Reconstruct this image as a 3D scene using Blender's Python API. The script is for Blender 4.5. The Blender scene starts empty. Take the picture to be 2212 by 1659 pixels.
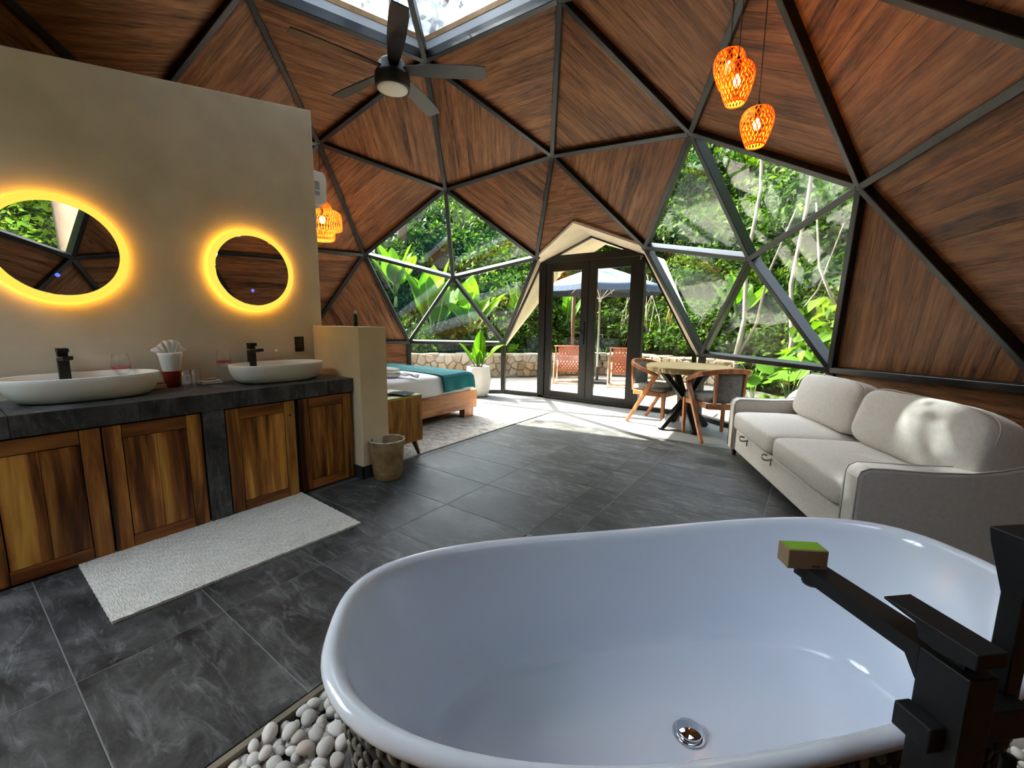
import bpy, math, random
import numpy as np
from mathutils import Vector, Matrix

# ------------------------------------------------------------------ camera, sky, sun, exposure
sc = bpy.context.scene
COL = sc.collection
PI = math.pi
rnd = random.Random(7)

cam_data = bpy.data.cameras.new('camera')
cam = bpy.data.objects.new('camera', cam_data)
COL.objects.link(cam)
_r = Vector((0.814213, 0.580434, 0.0124003))
_u = Vector((-0.0927958, 0.109027, 0.989698))
_b = Vector((0.573102, -0.806976, 0.142633))
_m = Matrix((_r, _u, _b)).transposed().to_4x4()
_m.translation = Vector((2.7594, -2.2780, 1.2269))
cam.matrix_world = _m
cam_data.sensor_width = 36.0
cam_data.lens = 904.911 / 2212.0 * 36.0
cam_data.clip_start = 0.02
cam_data.clip_end = 300
sc.camera = cam

SUN_DIR = Vector((0.724, -0.024, -0.690)).normalized()
SUN_STRENGTH = 25.0
SKY_STRENGTH = 0.95
world = bpy.data.worlds.new('world')
sc.world = world
world.use_nodes = True
_wn = world.node_tree
_wn.nodes.clear()
_sky = _wn.nodes.new('ShaderNodeTexSky')
_sky.sky_type = 'NISHITA'
_sky.sun_disc = False
_sky.sun_elevation = math.radians(43.6)
_sky.sun_rotation = math.radians(-88.0)
_sky.air_density = 1.0
_sky.dust_density = 3.0
_bg = _wn.nodes.new('ShaderNodeBackground')
_bg.inputs['Strength'].default_value = SKY_STRENGTH
_wo = _wn.nodes.new('ShaderNodeOutputWorld')
_hs = _wn.nodes.new('ShaderNodeHueSaturation')
_hs.inputs['Saturation'].default_value = 0.5
_wn.links.new(_sky.outputs[0], _hs.inputs['Color'])
_wn.links.new(_hs.outputs[0], _bg.inputs[0])
_wn.links.new(_bg.outputs[0], _wo.inputs[0])

sun_data = bpy.data.lights.new('sun', 'SUN')
sun_data.energy = SUN_STRENGTH
sun_data.color = (1.0, 0.93, 0.82)
sun_data.angle = math.radians(0.55)
sun = bpy.data.objects.new('sun', sun_data)
COL.objects.link(sun)
sun.rotation_euler = SUN_DIR.to_track_quat('-Z', 'Y').to_euler()
sun.location = (-12, 2, 12)

vs = sc.view_settings
vs.view_transform = 'Standard'
vs.look = 'None'
vs.exposure = 1.72
vs.gamma = 1.0
vs.use_curve_mapping = False

cy = sc.cycles
cy.max_bounces = 7
cy.diffuse_bounces = 4
cy.glossy_bounces = 3
cy.transmission_bounces = 4
cy.transparent_max_bounces = 14
cy.caustics_reflective = False
cy.caustics_refractive = False
cy.sample_clamp_indirect = 8.0
cy.use_light_tree = False

# ------------------------------------------------------------------ helpers
def V3(*a):
    return Vector(a)

def tag(o, label=None, cat=None, group=None, kind=None):
    if label: o['label'] = label
    if cat: o['category'] = cat
    if group: o['group'] = group
    if kind: o['kind'] = kind
    return o

def empty(name, loc=(0, 0, 0), rz=0.0, parent=None):
    o = bpy.data.objects.new(name, None)
    COL.objects.link(o)
    o.location = loc
    o.rotation_euler = (0, 0, rz)
    o.empty_display_size = 0.1
    if parent: o.parent = parent
    return o

def thing(name, label, cat, loc=(0, 0, 0), rz=0.0, group=None):
    return tag(empty(name, loc, rz), label, cat, group)

def copy_tree(o, parent=None):
    c = o.copy()
    COL.objects.link(c)
    c.parent = parent
    for ch in list(o.children):
        copy_tree(ch, c)
    return c

class MB:
    """collects shapes, then links them as one mesh object"""
    def __init__(s):
        s.v = []; s.f = []
    def add(s, vs, fs):
        n = len(s.v)
        s.v += [tuple(p) for p in vs]
        s.f += [tuple(i + n for i in f) for f in fs]
        return s
    def box(s, lo, hi):
        x0, y0, z0 = lo; x1, y1, z1 = hi
        return s.add([(x0,y0,z0),(x1,y0,z0),(x1,y1,z0),(x0,y1,z0),(x0,y0,z1),(x1,y0,z1),(x1,y1,z1),(x0,y1,z1)],
                     [(3,2,1,0),(4,5,6,7),(0,1,5,4),(1,2,6,5),(2,3,7,6),(3,0,4,7)])
    def bar(s, a, b, w, h, up=(0, 0, 1), w2=None, h2=None):
        a = Vector(a); b = Vector(b); d = (b - a).normalized(); up = Vector(up)
        if abs(d.dot(up)) > 0.98: up = Vector((1, 0, 0)) if abs(d.x) < 0.9 else Vector((0, 1, 0))
        sx = d.cross(up).normalized(); sy = sx.cross(d).normalized()
        w2 = w if w2 is None else w2; h2 = h if h2 is None else h2
        p = []
        for c, ww, hh in ((a, w, h), (b, w2, h2)):
            for i, j in ((-1,-1),(1,-1),(1,1),(-1,1)):
                p.append(c + sx*(i*ww/2) + sy*(j*hh/2))
        return s.add(p, [(0,1,2,3),(7,6,5,4),(4,5,1,0),(5,6,2,1),(6,7,3,2),(7,4,0,3)])
    def sweep(s, path, w, h, up=(0, 0, 1), closed=False):
        path = [Vector(p) for p in path]; n = len(path); up = Vector(up); rings = []
        for i, p in enumerate(path):
            if closed: d = path[(i+1) % n] - path[i-1]
            else: d = path[min(i+1, n-1)] - path[max(i-1, 0)]
            d.normalize()
            sx = d.cross(up).normalized(); sy = sx.cross(d).normalized()
            ww = w(i/(n-1)) if callable(w) else w
            hh = h(i/(n-1)) if callable(h) else h
            rings.append([p + sx*(a*ww/2) + sy*(b*hh/2) for a, b in ((-1,-1),(1,-1),(1,1),(-1,1))])
        return s.rings(rings, closed)
    def rings(s, rings, closed=False, caps=True):
        m = len(rings[0]); n = len(rings); vs = [p for r in rings for p in r]; fs = []
        for i in range(n if closed else n-1):
            j = (i+1) % n
            for k in range(m):
                l = (k+1) % m
                fs.append((i*m+k, i*m+l, j*m+l, j*m+k))
        if caps and not closed:
            fs.append(tuple(range(m-1, -1, -1)))
            fs.append(tuple((n-1)*m + k for k in range(m)))
        return s.add(vs, fs)
    def tube(s, path, r, n=8, caps=True):
        path = [Vector(p) for p in path]; k = len(path); rings = []
        ref = Vector((0.31, 0.17, 0.93))
        for i, p in enumerate(path):
            d = (path[min(i+1, k-1)] - path[max(i-1, 0)]).normalized()
            a = d.cross(ref)
            if a.length < 0.05: a = d.cross(Vector((1, 0, 0)))
            a.normalize(); b = d.cross(a)
            rr = r(i/(k-1)) if callable(r) else r
            rings.append([p + a*(rr*math.cos(2*PI*q/n)) + b*(rr*math.sin(2*PI*q/n)) for q in range(n)])
        return s.rings(rings, False, caps)
    def lathe(s, prof, n=24, c=(0, 0, 0), cap0=True, cap1=True):
        cx, cy, cz = c
        rings = [[(cx + r*math.cos(2*PI*q/n), cy + r*math.sin(2*PI*q/n), cz + z) for q in range(n)] for r, z in prof]
        vs = [p for r in rings for p in r]; fs = []; k = len(prof)
        for i in range(k-1):
            for q in range(n):
                l = (q+1) % n
                fs.append((i*n+q, i*n+l, (i+1)*n+l, (i+1)*n+q))
        if cap0: fs.append(tuple(range(n-1, -1, -1)))
        if cap1: fs.append(tuple((k-1)*n + q for q in range(n)))
        return s.add(vs, fs)
    def prism(s, poly, off):
        """poly: 3D points; off: extrusion vector"""
        n = len(poly); off = Vector(off)
        vs = [Vector(p) for p in poly] + [Vector(p) + off for p in poly]
        fs = [tuple(range(n-1, -1, -1)), tuple(range(n, 2*n))]
        for i in range(n):
            j = (i+1) % n
            fs.append((i, j, n+j, n+i))
        return s.add(vs, fs)
    def grid(s, fn, nu, nv, closeu=False):
        vs = [fn(i/nu, j/nv) for j in range(nv+1) for i in range(nu if closeu else nu+1)]
        m = nu if closeu else nu+1; fs = []
        for j in range(nv):
            for i in range(nu):
                k = (i+1) % m
                fs.append((j*m+i, j*m+k, (j+1)*m+k, (j+1)*m+i))
        return s.add(vs, fs)
    def superell(s, c, a, b, h, e1=0.3, e2=0.3, nu=28, nv=14):
        def pw(x, e): return math.copysign(abs(x)**e, x)
        cx, cy, cz = c
        def fn(u, v):
            th = 2*PI*u; ph = -PI/2 + PI*v
            return (cx + a*pw(math.cos(ph), e1)*pw(math.cos(th), e2), cy + b*pw(math.cos(ph), e1)*pw(math.sin(th), e2), cz + h*pw(math.sin(ph), e1))
        return s.grid(fn, nu, nv, True)
    def build(s, name, mat, parent=None, smooth=False, bevel=0.0, seg=2, loc=None, rz=None, mw=None, solid=0.0, solid_off=-1.0, subsurf=0):
        me = bpy.data.meshes.new(name)
        me.from_pydata(s.v, [], s.f)
        me.update()
        if mat: me.materials.append(mat)
        if smooth: me.shade_smooth()
        o = bpy.data.objects.new(name, me)
        COL.objects.link(o)
        if loc is not None: o.location = loc
        if rz is not None: o.rotation_euler = (0, 0, rz)
        if mw is not None: o.matrix_world = mw
        if parent: o.parent = parent
        if solid:
            m = o.modifiers.new('thickness', 'SOLIDIFY'); m.thickness = solid; m.offset = solid_off
        if bevel:
            m = o.modifiers.new('edge', 'BEVEL'); m.width = bevel; m.segments = seg; m.limit_method = 'ANGLE'; m.angle_limit = 0.6
        if subsurf:
            m = o.modifiers.new('smooth', 'SUBSURF'); m.levels = subsurf; m.render_levels = subsurf
        return o

def fast_mesh(name, verts, tris, mat, smooth=False):
    """numpy arrays -> mesh object; faces of equal size"""
    me = bpy.data.meshes.new(name)
    nv = len(verts); nf, k = tris.shape
    me.vertices.add(nv); me.vertices.foreach_set('co', verts.astype(np.float32).ravel())
    me.loops.add(nf*k); me.loops.foreach_set('vertex_index', tris.astype(np.int32).ravel())
    me.polygons.add(nf)
    me.polygons.foreach_set('loop_start', (np.arange(nf)*k).astype(np.int32))
    me.update(calc_edges=True)
    me.validate()
    if mat: me.materials.append(mat)
    if smooth: me.shade_smooth()
    o = bpy.data.objects.new(name, me)
    COL.objects.link(o)
    return o

def clip_half(poly, p, n):
    """keep the part of a convex 2D polygon where (x-p).n <= 0"""
    out = []
    for i in range(len(poly)):
        a = poly[i]; b = poly[(i+1) % len(poly)]
        da = (a[0]-p[0])*n[0] + (a[1]-p[1])*n[1]
        db = (b[0]-p[0])*n[0] + (b[1]-p[1])*n[1]
        if da <= 0: out.append(a)
        if (da < 0 < db) or (db < 0 < da):
            t = da/(da-db)
            out.append((a[0]+(b[0]-a[0])*t, a[1]+(b[1]-a[1])*t))
    return out

def area2(poly):
    return abs(sum(poly[i-1][0]*poly[i][1] - poly[i][0]*poly[i-1][1] for i in range(len(poly))))/2

# ------------------------------------------------------------------ materials
class NT:
    def __init__(s, name):
        s.m = bpy.data.materials.new(name)
        s.m.use_nodes = True
        s.t = s.m.node_tree
        s.t.nodes.clear()
        s.out = s.t.nodes.new('ShaderNodeOutputMaterial')
    def n(s, typ, **kw):
        nd = s.t.nodes.new('ShaderNode' + typ)
        for k, v in kw.items(): setattr(nd, k, v)
        return nd
    def l(s, a, b): s.t.links.new(a, b)
    def surf(s, sock): s.l(sock, s.out.inputs['Surface']); return s.m
    def bsdf(s, col=(0.8,0.8,0.8), rough=0.5, metal=0.0, spec=0.5, **kw):
        b = s.n('BsdfPrincipled')
        if hasattr(col, 'is_output'): s.l(col, b.inputs['Base Color'])
        else: b.inputs['Base Color'].default_value = (*col, 1)
        if hasattr(rough, 'is_output'): s.l(rough, b.inputs['Roughness'])
        else: b.inputs['Roughness'].default_value = rough
        b.inputs['Metallic'].default_value = metal
        b.inputs['Specular IOR Level'].default_value = spec
        for k, v in kw.items(): b.inputs[k].default_value = v
        return b
    def coord(s, kind='Object', scale=(1,1,1), rot=(0,0,0), random_shift=0.0):
        tc = s.n('TexCoord'); mp = s.n('Mapping')
        mp.inputs['Scale'].default_value = scale
        mp.inputs['Rotation'].default_value = rot
        src = tc.outputs[kind]
        if random_shift:
            oi = s.n('ObjectInfo'); mu = s.n('VectorMath', operation='SCALE'); ad = s.n('VectorMath', operation='ADD')
            mu.inputs[0].default_value = (random_shift, random_shift*0.73, random_shift*0.41)
            s.l(oi.outputs['Random'], mu.inputs['Scale'])
            s.l(src, ad.inputs[0]); s.l(mu.outputs[0], ad.inputs[1]); src = ad.outputs[0]
        s.l(src, mp.inputs['Vector'])
        return mp.outputs[0]
    def noise(s, vec, scale=5, detail=4, rough=0.55, dist=0.0):
        nd = s.n('TexNoise')
        nd.inputs['Scale'].default_value = scale; nd.inputs['Detail'].default_value = min(detail, 4.5)
        nd.inputs['Roughness'].default_value = rough; nd.inputs['Distortion'].default_value = dist
        if vec is not None: s.l(vec, nd.inputs['Vector'])
        return nd.outputs['Fac']
    def ramp(s, fac, stops):
        r = s.n('ValToRGB')
        el = r.color_ramp.elements
        while len(el) < len(stops): el.new(0.5)
        for e, (p, c) in zip(el, stops):
            e.position = p; e.color = (*c, 1)
        s.l(fac, r.inputs['Fac'])
        return r.outputs['Color']
    def math(s, op, a, b):
        m = s.n('Math', operation=op)
        for i, x in enumerate((a, b)):
            if hasattr(x, 'is_output'): s.l(x, m.inputs[i])
            else: m.inputs[i].default_value = x
        return m.outputs[0]
    def mix(s, fac, a, b, mode='MIX'):
        m = s.n('MixRGB', blend_type=mode)
        for i, x in enumerate((fac, a, b)):
            if hasattr(x, 'is_output'): s.l(x, m.inputs[i])
            elif i == 0: m.inputs[0].default_value = x
            else: m.inputs[i].default_value = (*x, 1)
        return m.outputs[0]
    def bump(s, b, height, strength=0.2, dist=0.01):
        bp = s.n('Bump')
        bp.inputs['Strength'].default_value = strength; bp.inputs['Distance'].default_value = dist
        s.l(height, bp.inputs['Height']); s.l(bp.outputs[0], b.inputs['Normal'])

def plain(name, col, rough=0.5, metal=0.0, spec=0.5, bump=0.0, bscale=60, var=0.0, **kw):
    t = NT(name)
    v = t.coord('Object')
    if var:
        f = t.noise(v, bscale*0.12, 4)
        c = t.ramp(f, [(0.3, tuple(x*(1-var) for x in col)), (0.7, tuple(min(1, x*(1+var)) for x in col))])
    else: c = col
    b = t.bsdf(c, rough, metal, spec, **kw)
    if bump: t.bump(b, t.noise(v, bscale, 4), bump, 0.004)
    return t.surf(b.outputs[0])

def wood(name, stops, axis='X', stretch=9.0, scale=1.6, rough=0.42, rand=6.0, var=0.25, knots=False, bump=0.12, dist=0.6, fine=0.28):
    t = NT(name)
    sc_ = {'X': (1, stretch, stretch), 'Y': (stretch, 1, stretch), 'Z': (stretch, stretch, 1)}[axis]
    v = t.coord('Object', sc_, random_shift=rand)
    f1 = t.noise(v, scale, 6, 0.6, dist)
    f2 = t.noise(v, scale*4.5, 5, 0.65, 0.3)
    f = t.math('ADD', t.math('MULTIPLY', f1, 1 - fine), t.math('MULTIPLY', f2, fine))
    c = t.ramp(f, stops)
    if knots:
        v2 = t.coord('Object', tuple(1 + (x-1)*0.12 for x in sc_), random_shift=rand*1.7)
        vo = t.n('TexVoronoi'); vo.inputs['Scale'].default_value = 1.9
        t.l(v2, vo.inputs['Vector'])
        k = t.ramp(vo.outputs['Distance'], [(0.0, (1, 1, 1)), (0.09, (0, 0, 0))])
        c = t.mix(k, c, tuple(x*0.25 for x in stops[0][1]))
    oi = t.n('ObjectInfo')
    br = t.math('ADD', t.math('MULTIPLY', oi.outputs['Random'], var), 1 - var/2)
    hs = t.n('HueSaturation'); t.l(br, hs.inputs['Value']); t.l(c, hs.inputs['Color'])
    b = t.bsdf(hs.outputs[0], rough, spec=0.25)
    t.bump(b, f2, bump, 0.004)
    return t.surf(b.outputs[0])

def emission(name, col, strength):
    t = NT(name)
    e = t.n('Emission'); e.inputs['Color'].default_value = (*col, 1); e.inputs['Strength'].default_value = strength
    return t.surf(e.outputs[0])

def two_sided(t, fr, ior=1.5):
    g = t.n('NewGeometry')      # the same reflectance from either side of a pane
    a = t.math('MULTIPLY', g.outputs['Backfacing'], 1/ior - ior)
    t.l(t.math('ADD', a, ior), fr.inputs[0])

def pane_glass(name, tint=(0.93, 0.96, 0.94), refl=1.0, haze=0.0):
    t = NT(name)
    tr = t.n('BsdfTransparent'); tr.inputs[0].default_value = (*tint, 1)
    gl = t.n('BsdfGlossy'); gl.inputs['Roughness'].default_value = 0.0
    gl.inputs[0].default_value = (refl, refl, refl, 1)
    fr = t.n('Fresnel'); two_sided(t, fr)
    mx = t.n('MixShader')
    t.l(fr.outputs[0], mx.inputs[0]); t.l(tr.outputs[0], mx.inputs[1]); t.l(gl.outputs[0], mx.inputs[2])
    s_ = mx.outputs[0]
    if haze:
        tl = t.n('BsdfTranslucent'); tl.inputs[0].default_value = (0.5, 0.54, 0.58, 1)
        v = t.coord('Object')
        f = t.ramp(t.noise(v, 2.2, 6, 0.7, 0.8), [(0.35, (haze*0.35,)*3), (0.7, (haze,)*3)])
        t.l(t.ramp(t.noise(t.coord('Object', (1, 1, 1)), 1.4, 4, 0.65, 1.2), [(0.38, tuple(x*0.32 for x in tint)), (0.62, tint)]), tr.inputs[0])     # rain-streaked dirt
        m2 = t.n('MixShader'); t.l(f, m2.inputs[0]); t.l(s_, m2.inputs[1]); t.l(tl.outputs[0], m2.inputs[2])
        s_ = m2.outputs[0]
    return t.surf(s_)

def leaf_mat(name, stops, transl=0.35, rough=0.45, veins=False):
    t = NT(name)
    g = t.n('NewGeometry')
    v = t.coord('Object')
    big = t.noise(v, 0.35, 3)
    f = t.math('ADD', t.math('MULTIPLY', g.outputs['Random Per Island'], 0.65), t.math('MULTIPLY', big, 0.35))
    c = t.ramp(f, stops)
    b = t.bsdf(c, max(rough, 0.6), spec=0.04)
    tl = t.n('BsdfTranslucent')
    t.l(t.mix(1.0, c, (1.5, 1.6, 0.5), 'MULTIPLY'), tl.inputs[0])
    mx = t.n('MixShader'); mx.inputs[0].default_value = transl
    t.l(b.outputs[0], mx.inputs[1]); t.l(tl.outputs[0], mx.inputs[2])
    return t.surf(mx.outputs[0])

M_black = plain('black_metal', (0.009, 0.009, 0.010), 0.4, 0.0, 0.4, var=0.15)
M_blackdoor = plain('black_aluminium', (0.009, 0.0075, 0.007), 0.38, 0.0, 0.4)
M_matte_black = plain('matte_black_tap', (0.008, 0.008, 0.009), 0.45, 0.0, 0.4)
M_plank = wood('dome_plank_wood', [(0.35, (0.030, 0.010, 0.004)), (0.43, (0.125, 0.048, 0.018)), (0.53, (0.225, 0.096, 0.038)), (0.66, (0.335, 0.160, 0.068))], 'X', 12.0, 1.25, 0.5, 9.0, 0.2, True, fine=0.4)
M_glass = pane_glass('window_glass')
M_skyglass = pane_glass('skylight_glass', (0.44, 0.48, 0.50), 1.0, 0.3)
M_cream = plain('cream_plaster', (0.84, 0.72, 0.54), 0.75, bump=0.05, bscale=40, var=0.06)
M_plaster = plain('beige_plaster', (0.70, 0.605, 0.47), 0.7, spec=0.25, bump=0.12, bscale=26, var=0.10)
M_plaster2 = plain('sand_plaster', (0.78, 0.64, 0.43), 0.7, spec=0.25, bump=0.1, bscale=26, var=0.08)
M_white = plain('white_plastic', (0.82, 0.82, 0.80), 0.35)
M_grey_metal = plain('pale_grey_metal', (0.55, 0.58, 0.60), 0.4)
M_ceramic = plain('white_ceramic', (0.80, 0.79, 0.74), 0.45, spec=0.4)
M_acrylic = plain('tub_acrylic', (0.68, 0.73, 0.82), 0.09, spec=0.6)
M_linen = plain('sofa_linen', (0.58, 0.545, 0.50), 0.9, spec=0.1, bump=0.25, bscale=420, var=0.06)
M_chrome = plain('chrome', (0.75, 0.75, 0.76), 0.06, 1.0)
M_mirror = plain('mirror_silver', (0.88, 0.88, 0.88), 0.0, 1.0)
M_acacia = wood('acacia_wood', [(0.36, (0.030, 0.009, 0.003)), (0.44, (0.13, 0.042, 0.010)), (0.52, (0.28, 0.105, 0.022)), (0.60, (0.48, 0.23, 0.045)), (0.70, (0.62, 0.36, 0.07))], 'Z', 13.0, 0.85, 0.36, 13.0, 0.5, False, 0.03, 0.5, 0.14)
M_acacia_h = wood('acacia_wood_rail', [(0.36, (0.035, 0.010, 0.004)), (0.46, (0.13, 0.042, 0.012)), (0.56, (0.24, 0.088, 0.021)), (0.68, (0.38, 0.16, 0.034))], 'Y', 13.0, 0.9, 0.36, 13.0, 0.3, False, 0.03, 0.4, 0.16)
M_honey = wood('honey_wood', [(0.36, (0.15, 0.048, 0.014)), (0.45, (0.34, 0.125, 0.042)), (0.55, (0.47, 0.20, 0.075)), (0.68, (0.62, 0.32, 0.14))], 'Y', 10.0, 1.3, 0.42, 5.0, 0.2, False, 0.04, 0.9, 0.2)
M_honey_z = wood('honey_wood_upright', [(0.34, (0.15, 0.055, 0.012)), (0.45, (0.31, 0.130, 0.028)), (0.55, (0.43, 0.20, 0.045)), (0.7, (0.56, 0.30, 0.09))], 'Z', 10.0, 1.8, 0.42, 5.0, 0.2, False, 0.06, 1.2)
M_chairwood = wood('chair_wood', [(0.28, (0.16, 0.045, 0.018)), (0.45, (0.32, 0.11, 0.040)), (0.6, (0.45, 0.19, 0.075)), (0.8, (0.6, 0.31, 0.14))], 'Z', 5.0, 3.0, 0.35, 5.0, 0.2, False, 0.04, 0.8)
M_walnut = plain('dark_walnut', (0.09, 0.03, 0.018), 0.4, var=0.3)
# ------------------------------------------------------------------ dome geometry (three-frequency icosahedral dome)
R = 4.0
ZC = 0.152
CEN = Vector((0, 0, ZC))
EL = math.atan(0.5)
def sph(az, el):
    a = math.radians(az)
    return Vector((math.cos(el)*math.cos(a), math.cos(el)*math.sin(a), math.sin(el)))
TOP = Vector((0, 0, 1))
VV = [sph(a, EL) for a in (198, 126, 54, -18, -90)]
WW = [sph(a, -EL) for a in (162, 90, 18, -54, -126)]
nodes = []          # positions on the sphere
SURVEY = [(-0.797, 1.089, 3.918), (0.771, 1.136, 3.909), (-0.071, 2.497, 3.276), (-1.618, 2.213, 3.065), (-2.298, 0.759, 3.337), (1.617, 2.229, 3.053), (2.929, 1.767, 2.225), (0.873, 3.31, 2.222), (2.132, 2.882, 1.927), (1.59, 3.603, 0.855), (2.913, 2.656, 0.83), (-2.122, 2.876, 1.947), (-2.916, 1.783, 2.231), (-0.8, 3.33, 2.218), (-2.927, 2.626, 0.884), (-1.615, 3.588, 0.875), (3.777, 1.078, 0.908)]
def node(v):
    p = CEN + v.normalized()*R
    for i, q in enumerate(nodes):
        if (q[0] - p).length < 0.05: return i
    pos = p
    for s_ in SURVEY:
        if (Vector(s_) - p).length < 0.2: pos = Vector(s_)
    nodes.append((p, pos))
    return len(nodes) - 1
def NP(i, r=R):
    return CEN + (nodes[i][1] - CEN)*(r/R)
tris = []
def subdivide(A, B, C, keep):
    def pt(i, j, k): return node((A*i + B*j + C*k)/3)
    for i in range(3):
        for j in range(3 - i):
            k = 2 - i - j
            t = (pt(i+1, j, k), pt(i, j+1, k), pt(i, j, k+1))
            if keep(i, j, k, True): tris.append(t)
            if k >= 1 and keep(i, j, k, False):
                tris.append((pt(i+1, j, k), pt(i+1, j+1, k-1), pt(i, j+1, k)) if False else (pt(i+1, j+1, k-1), pt(i+1, j, k), pt(i, j+1, k)))
for k in range(5):
    subdivide(TOP, VV[k], VV[(k+1) % 5], lambda i, j, q, up: True)
for k in range(5):
    A, B, W = VV[k], VV[(k+1) % 5], WW[k]
    def bp(i, j, q): return node((A*i + B*j + W*q)/3)
    tris += [(bp(3,0,0), bp(2,1,0), bp(2,0,1)), (bp(2,1,0), bp(1,2,0), bp(1,1,1)), (bp(1,2,0), bp(0,3,0), bp(0,2,1)),
             (bp(2,1,0), bp(1,1,1), bp(2,0,1)), (bp(1,2,0), bp(0,2,1), bp(1,1,1))]
    W0 = WW[k-1]
    tris.append((node(A), node(A*2 + W), node(A*2 + W0)))
def nid(v): return node(v)
nA, nD, nB, nF = nid(TOP*2+VV[1]), nid(TOP+VV[1]*2), nid(TOP*2+VV[2]), nid(TOP+VV[2]*2)
nE, nC, nQ = nid(TOP+VV[0]+VV[1]), nid(TOP+VV[1]+VV[2]), nid(TOP+VV[2]+VV[3])
nN, nH, nM = nid(VV[1]*2+VV[2]), nid(VV[1]+VV[2]*2), nid(VV[1]*2+VV[0])
nG, nR_ = nid(VV[2]*2+VV[3]), nid(VV[2]+VV[3]*2)
nL, nI, nS, nV4 = nid(VV[1]), nid(VV[2]), nid(VV[3]), nid(VV[4])
nP, nO, nJ, nK = nid(VV[1]*2+WW[1]), nid(VV[1]*2+WW[0]), nid(VV[2]*2+WW[1]), nid(VV[2]*2+WW[2])
nT, nX = nid(VV[2]+VV[3]+WW[2]), nid(VV[1]+VV[2]+WW[1])
nZ = nid(TOP)
nF3, nS4 = nid(TOP+VV[3]*2), nid(VV[3]*2+VV[4])
nA0 = nid(TOP*2+VV[0]); nB3 = nid(TOP*2+VV[3])
base_ring = sorted([i for i in range(len(nodes)) if 0.7 < nodes[i][0].z < 1.0], key=lambda i: math.atan2(nodes[i][0].y, nodes[i][0].x))
tset = {frozenset(t) for t in tris}

# ---- floor: slab with single stone tiles
t_ = NT('slate_tile')
v_ = t_.coord('Object', (1, 1.6, 1), random_shift=17.0)
f1_ = t_.noise(v_, 3.4, 8, 0.74, 0.5); f1_.node.inputs['Detail'].default_value = 8
v2_ = t_.coord('Object', (1.0, 4.2, 1), rot=(0, 0, 0.35), random_shift=29.0)
f2_ = t_.noise(v2_, 4.6, 8, 0.74, 1.0)
c_ = t_.ramp(f1_, [(0.36, (0.013, 0.0128, 0.0128)), (0.5, (0.042, 0.0415, 0.040)), (0.66, (0.100, 0.098, 0.095))])
c2_ = t_.ramp(f2_, [(0.52, (0, 0, 0)), (0.72, (0.085, 0.085, 0.087))])
c_ = t_.mix(1.0, c_, c2_, 'ADD')
oi_ = t_.n('ObjectInfo')
hs_ = t_.n('HueSaturation'); t_.l(t_.math('ADD', t_.math('MULTIPLY', oi_.outputs['Random'], 0.45), 0.72), hs_.inputs['Value']); t_.l(c_, hs_.inputs['Color'])
b_ = t_.bsdf(hs_.outputs[0], t_.ramp(f1_, [(0.3, (0.42,)*3), (0.7, (0.60,)*3)]), spec=0.32)
t_.bump(b_, t_.math('ADD', f1_, t_.math('MULTIPLY', f2_, 0.6)), 0.22, 0.006)
M_tile = t_.surf(b_.outputs[0])
M_grout = plain('grout', (0.16, 0.16, 0.155), 0.8)
ring_xy = [(nodes[i][1].x, nodes[i][1].y) for i in base_ring]
# the doorway chord replaces the node in front of the door
ring_xy = [p for p in ring_xy if not (abs(p[0]) < 0.2 and p[1] > 3.5)]
ring_out = [(x*1.03, y*1.03) for x, y in ring_xy]
PX0, PY1, PX1, PY0 = 1.5, -0.34, 3.75, -3.3     # pebble bed around the tub
_fm = MB()
_l = clip_half(ring_out, (PX0, 0), (1, 0)); _r2 = clip_half(ring_out, (PX0, 0), (-1, 0)); _r2a = clip_half(_r2, (0, PY1), (0, -1)); _r2b = clip_half(_r2, (0, PY1), (0, 1))
for _poly in (_l, _r2a, clip_half(_r2b, (PX1, 0), (-1, 0))):
    if len(_poly) >= 3: _fm.prism([(x, y, -0.14) for x, y in _poly], (0, 0, 0.1385))
_fm.prism([(x, y, -0.16) for x, y in _r2b], (0, 0, 0.065))
floor = _fm.build('floor', M_grout)
tag(floor, 'dark slate tile floor of the dome room', None, kind='structure')
TX, TY = 0.89, 0.445
def add_tile(poly):
    if len(poly) < 3 or area2(poly) < 0.004: return
    cx = sum(p[0] for p in poly)/len(poly); cy = sum(p[1] for p in poly)/len(poly)
    m = MB().prism([(p[0]-cx, p[1]-cy, -0.02) for p in poly], (0, 0, 0.02))
    o = m.build('tile', M_tile, floor, bevel=0.0015, seg=1, loc=(cx, cy, 0))
for ix in range(-6, 5):
    for iy in range(-6, 14):
        g = 0.0018
        x0, y0 = -0.06 + ix*TX + g, -2.10 + iy*TY - 0.445*4 + g
        x1, y1 = x0 + TX - 2*g, y0 + TY - 2*g
        poly = [(x0, y0), (x1, y0), (x1, y1), (x0, y1)]
        n_ = len(ring_xy)
        for i in range(n_):
            a = ring_xy[i]; b = ring_xy[(i+1) % n_]
            e = (b[0]-a[0], b[1]-a[1])
            poly = clip_half(poly, a, (e[1], -e[0]))
            if len(poly) < 3: break
        if len(poly) < 3: continue
        left = clip_half(poly, (PX0, 0), (1, 0))
        add_tile(left)
        right = clip_half(poly, (PX0, 0), (-1, 0))
        if len(right) >= 3:
            add_tile(clip_half(right, (0, PY1), (0, -1)))
            rr = clip_half(right, (0, PY1), (0, 1))
            if len(rr) >= 3: add_tile(clip_half(rr, (PX1, 0), (-1, 0)))

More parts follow.
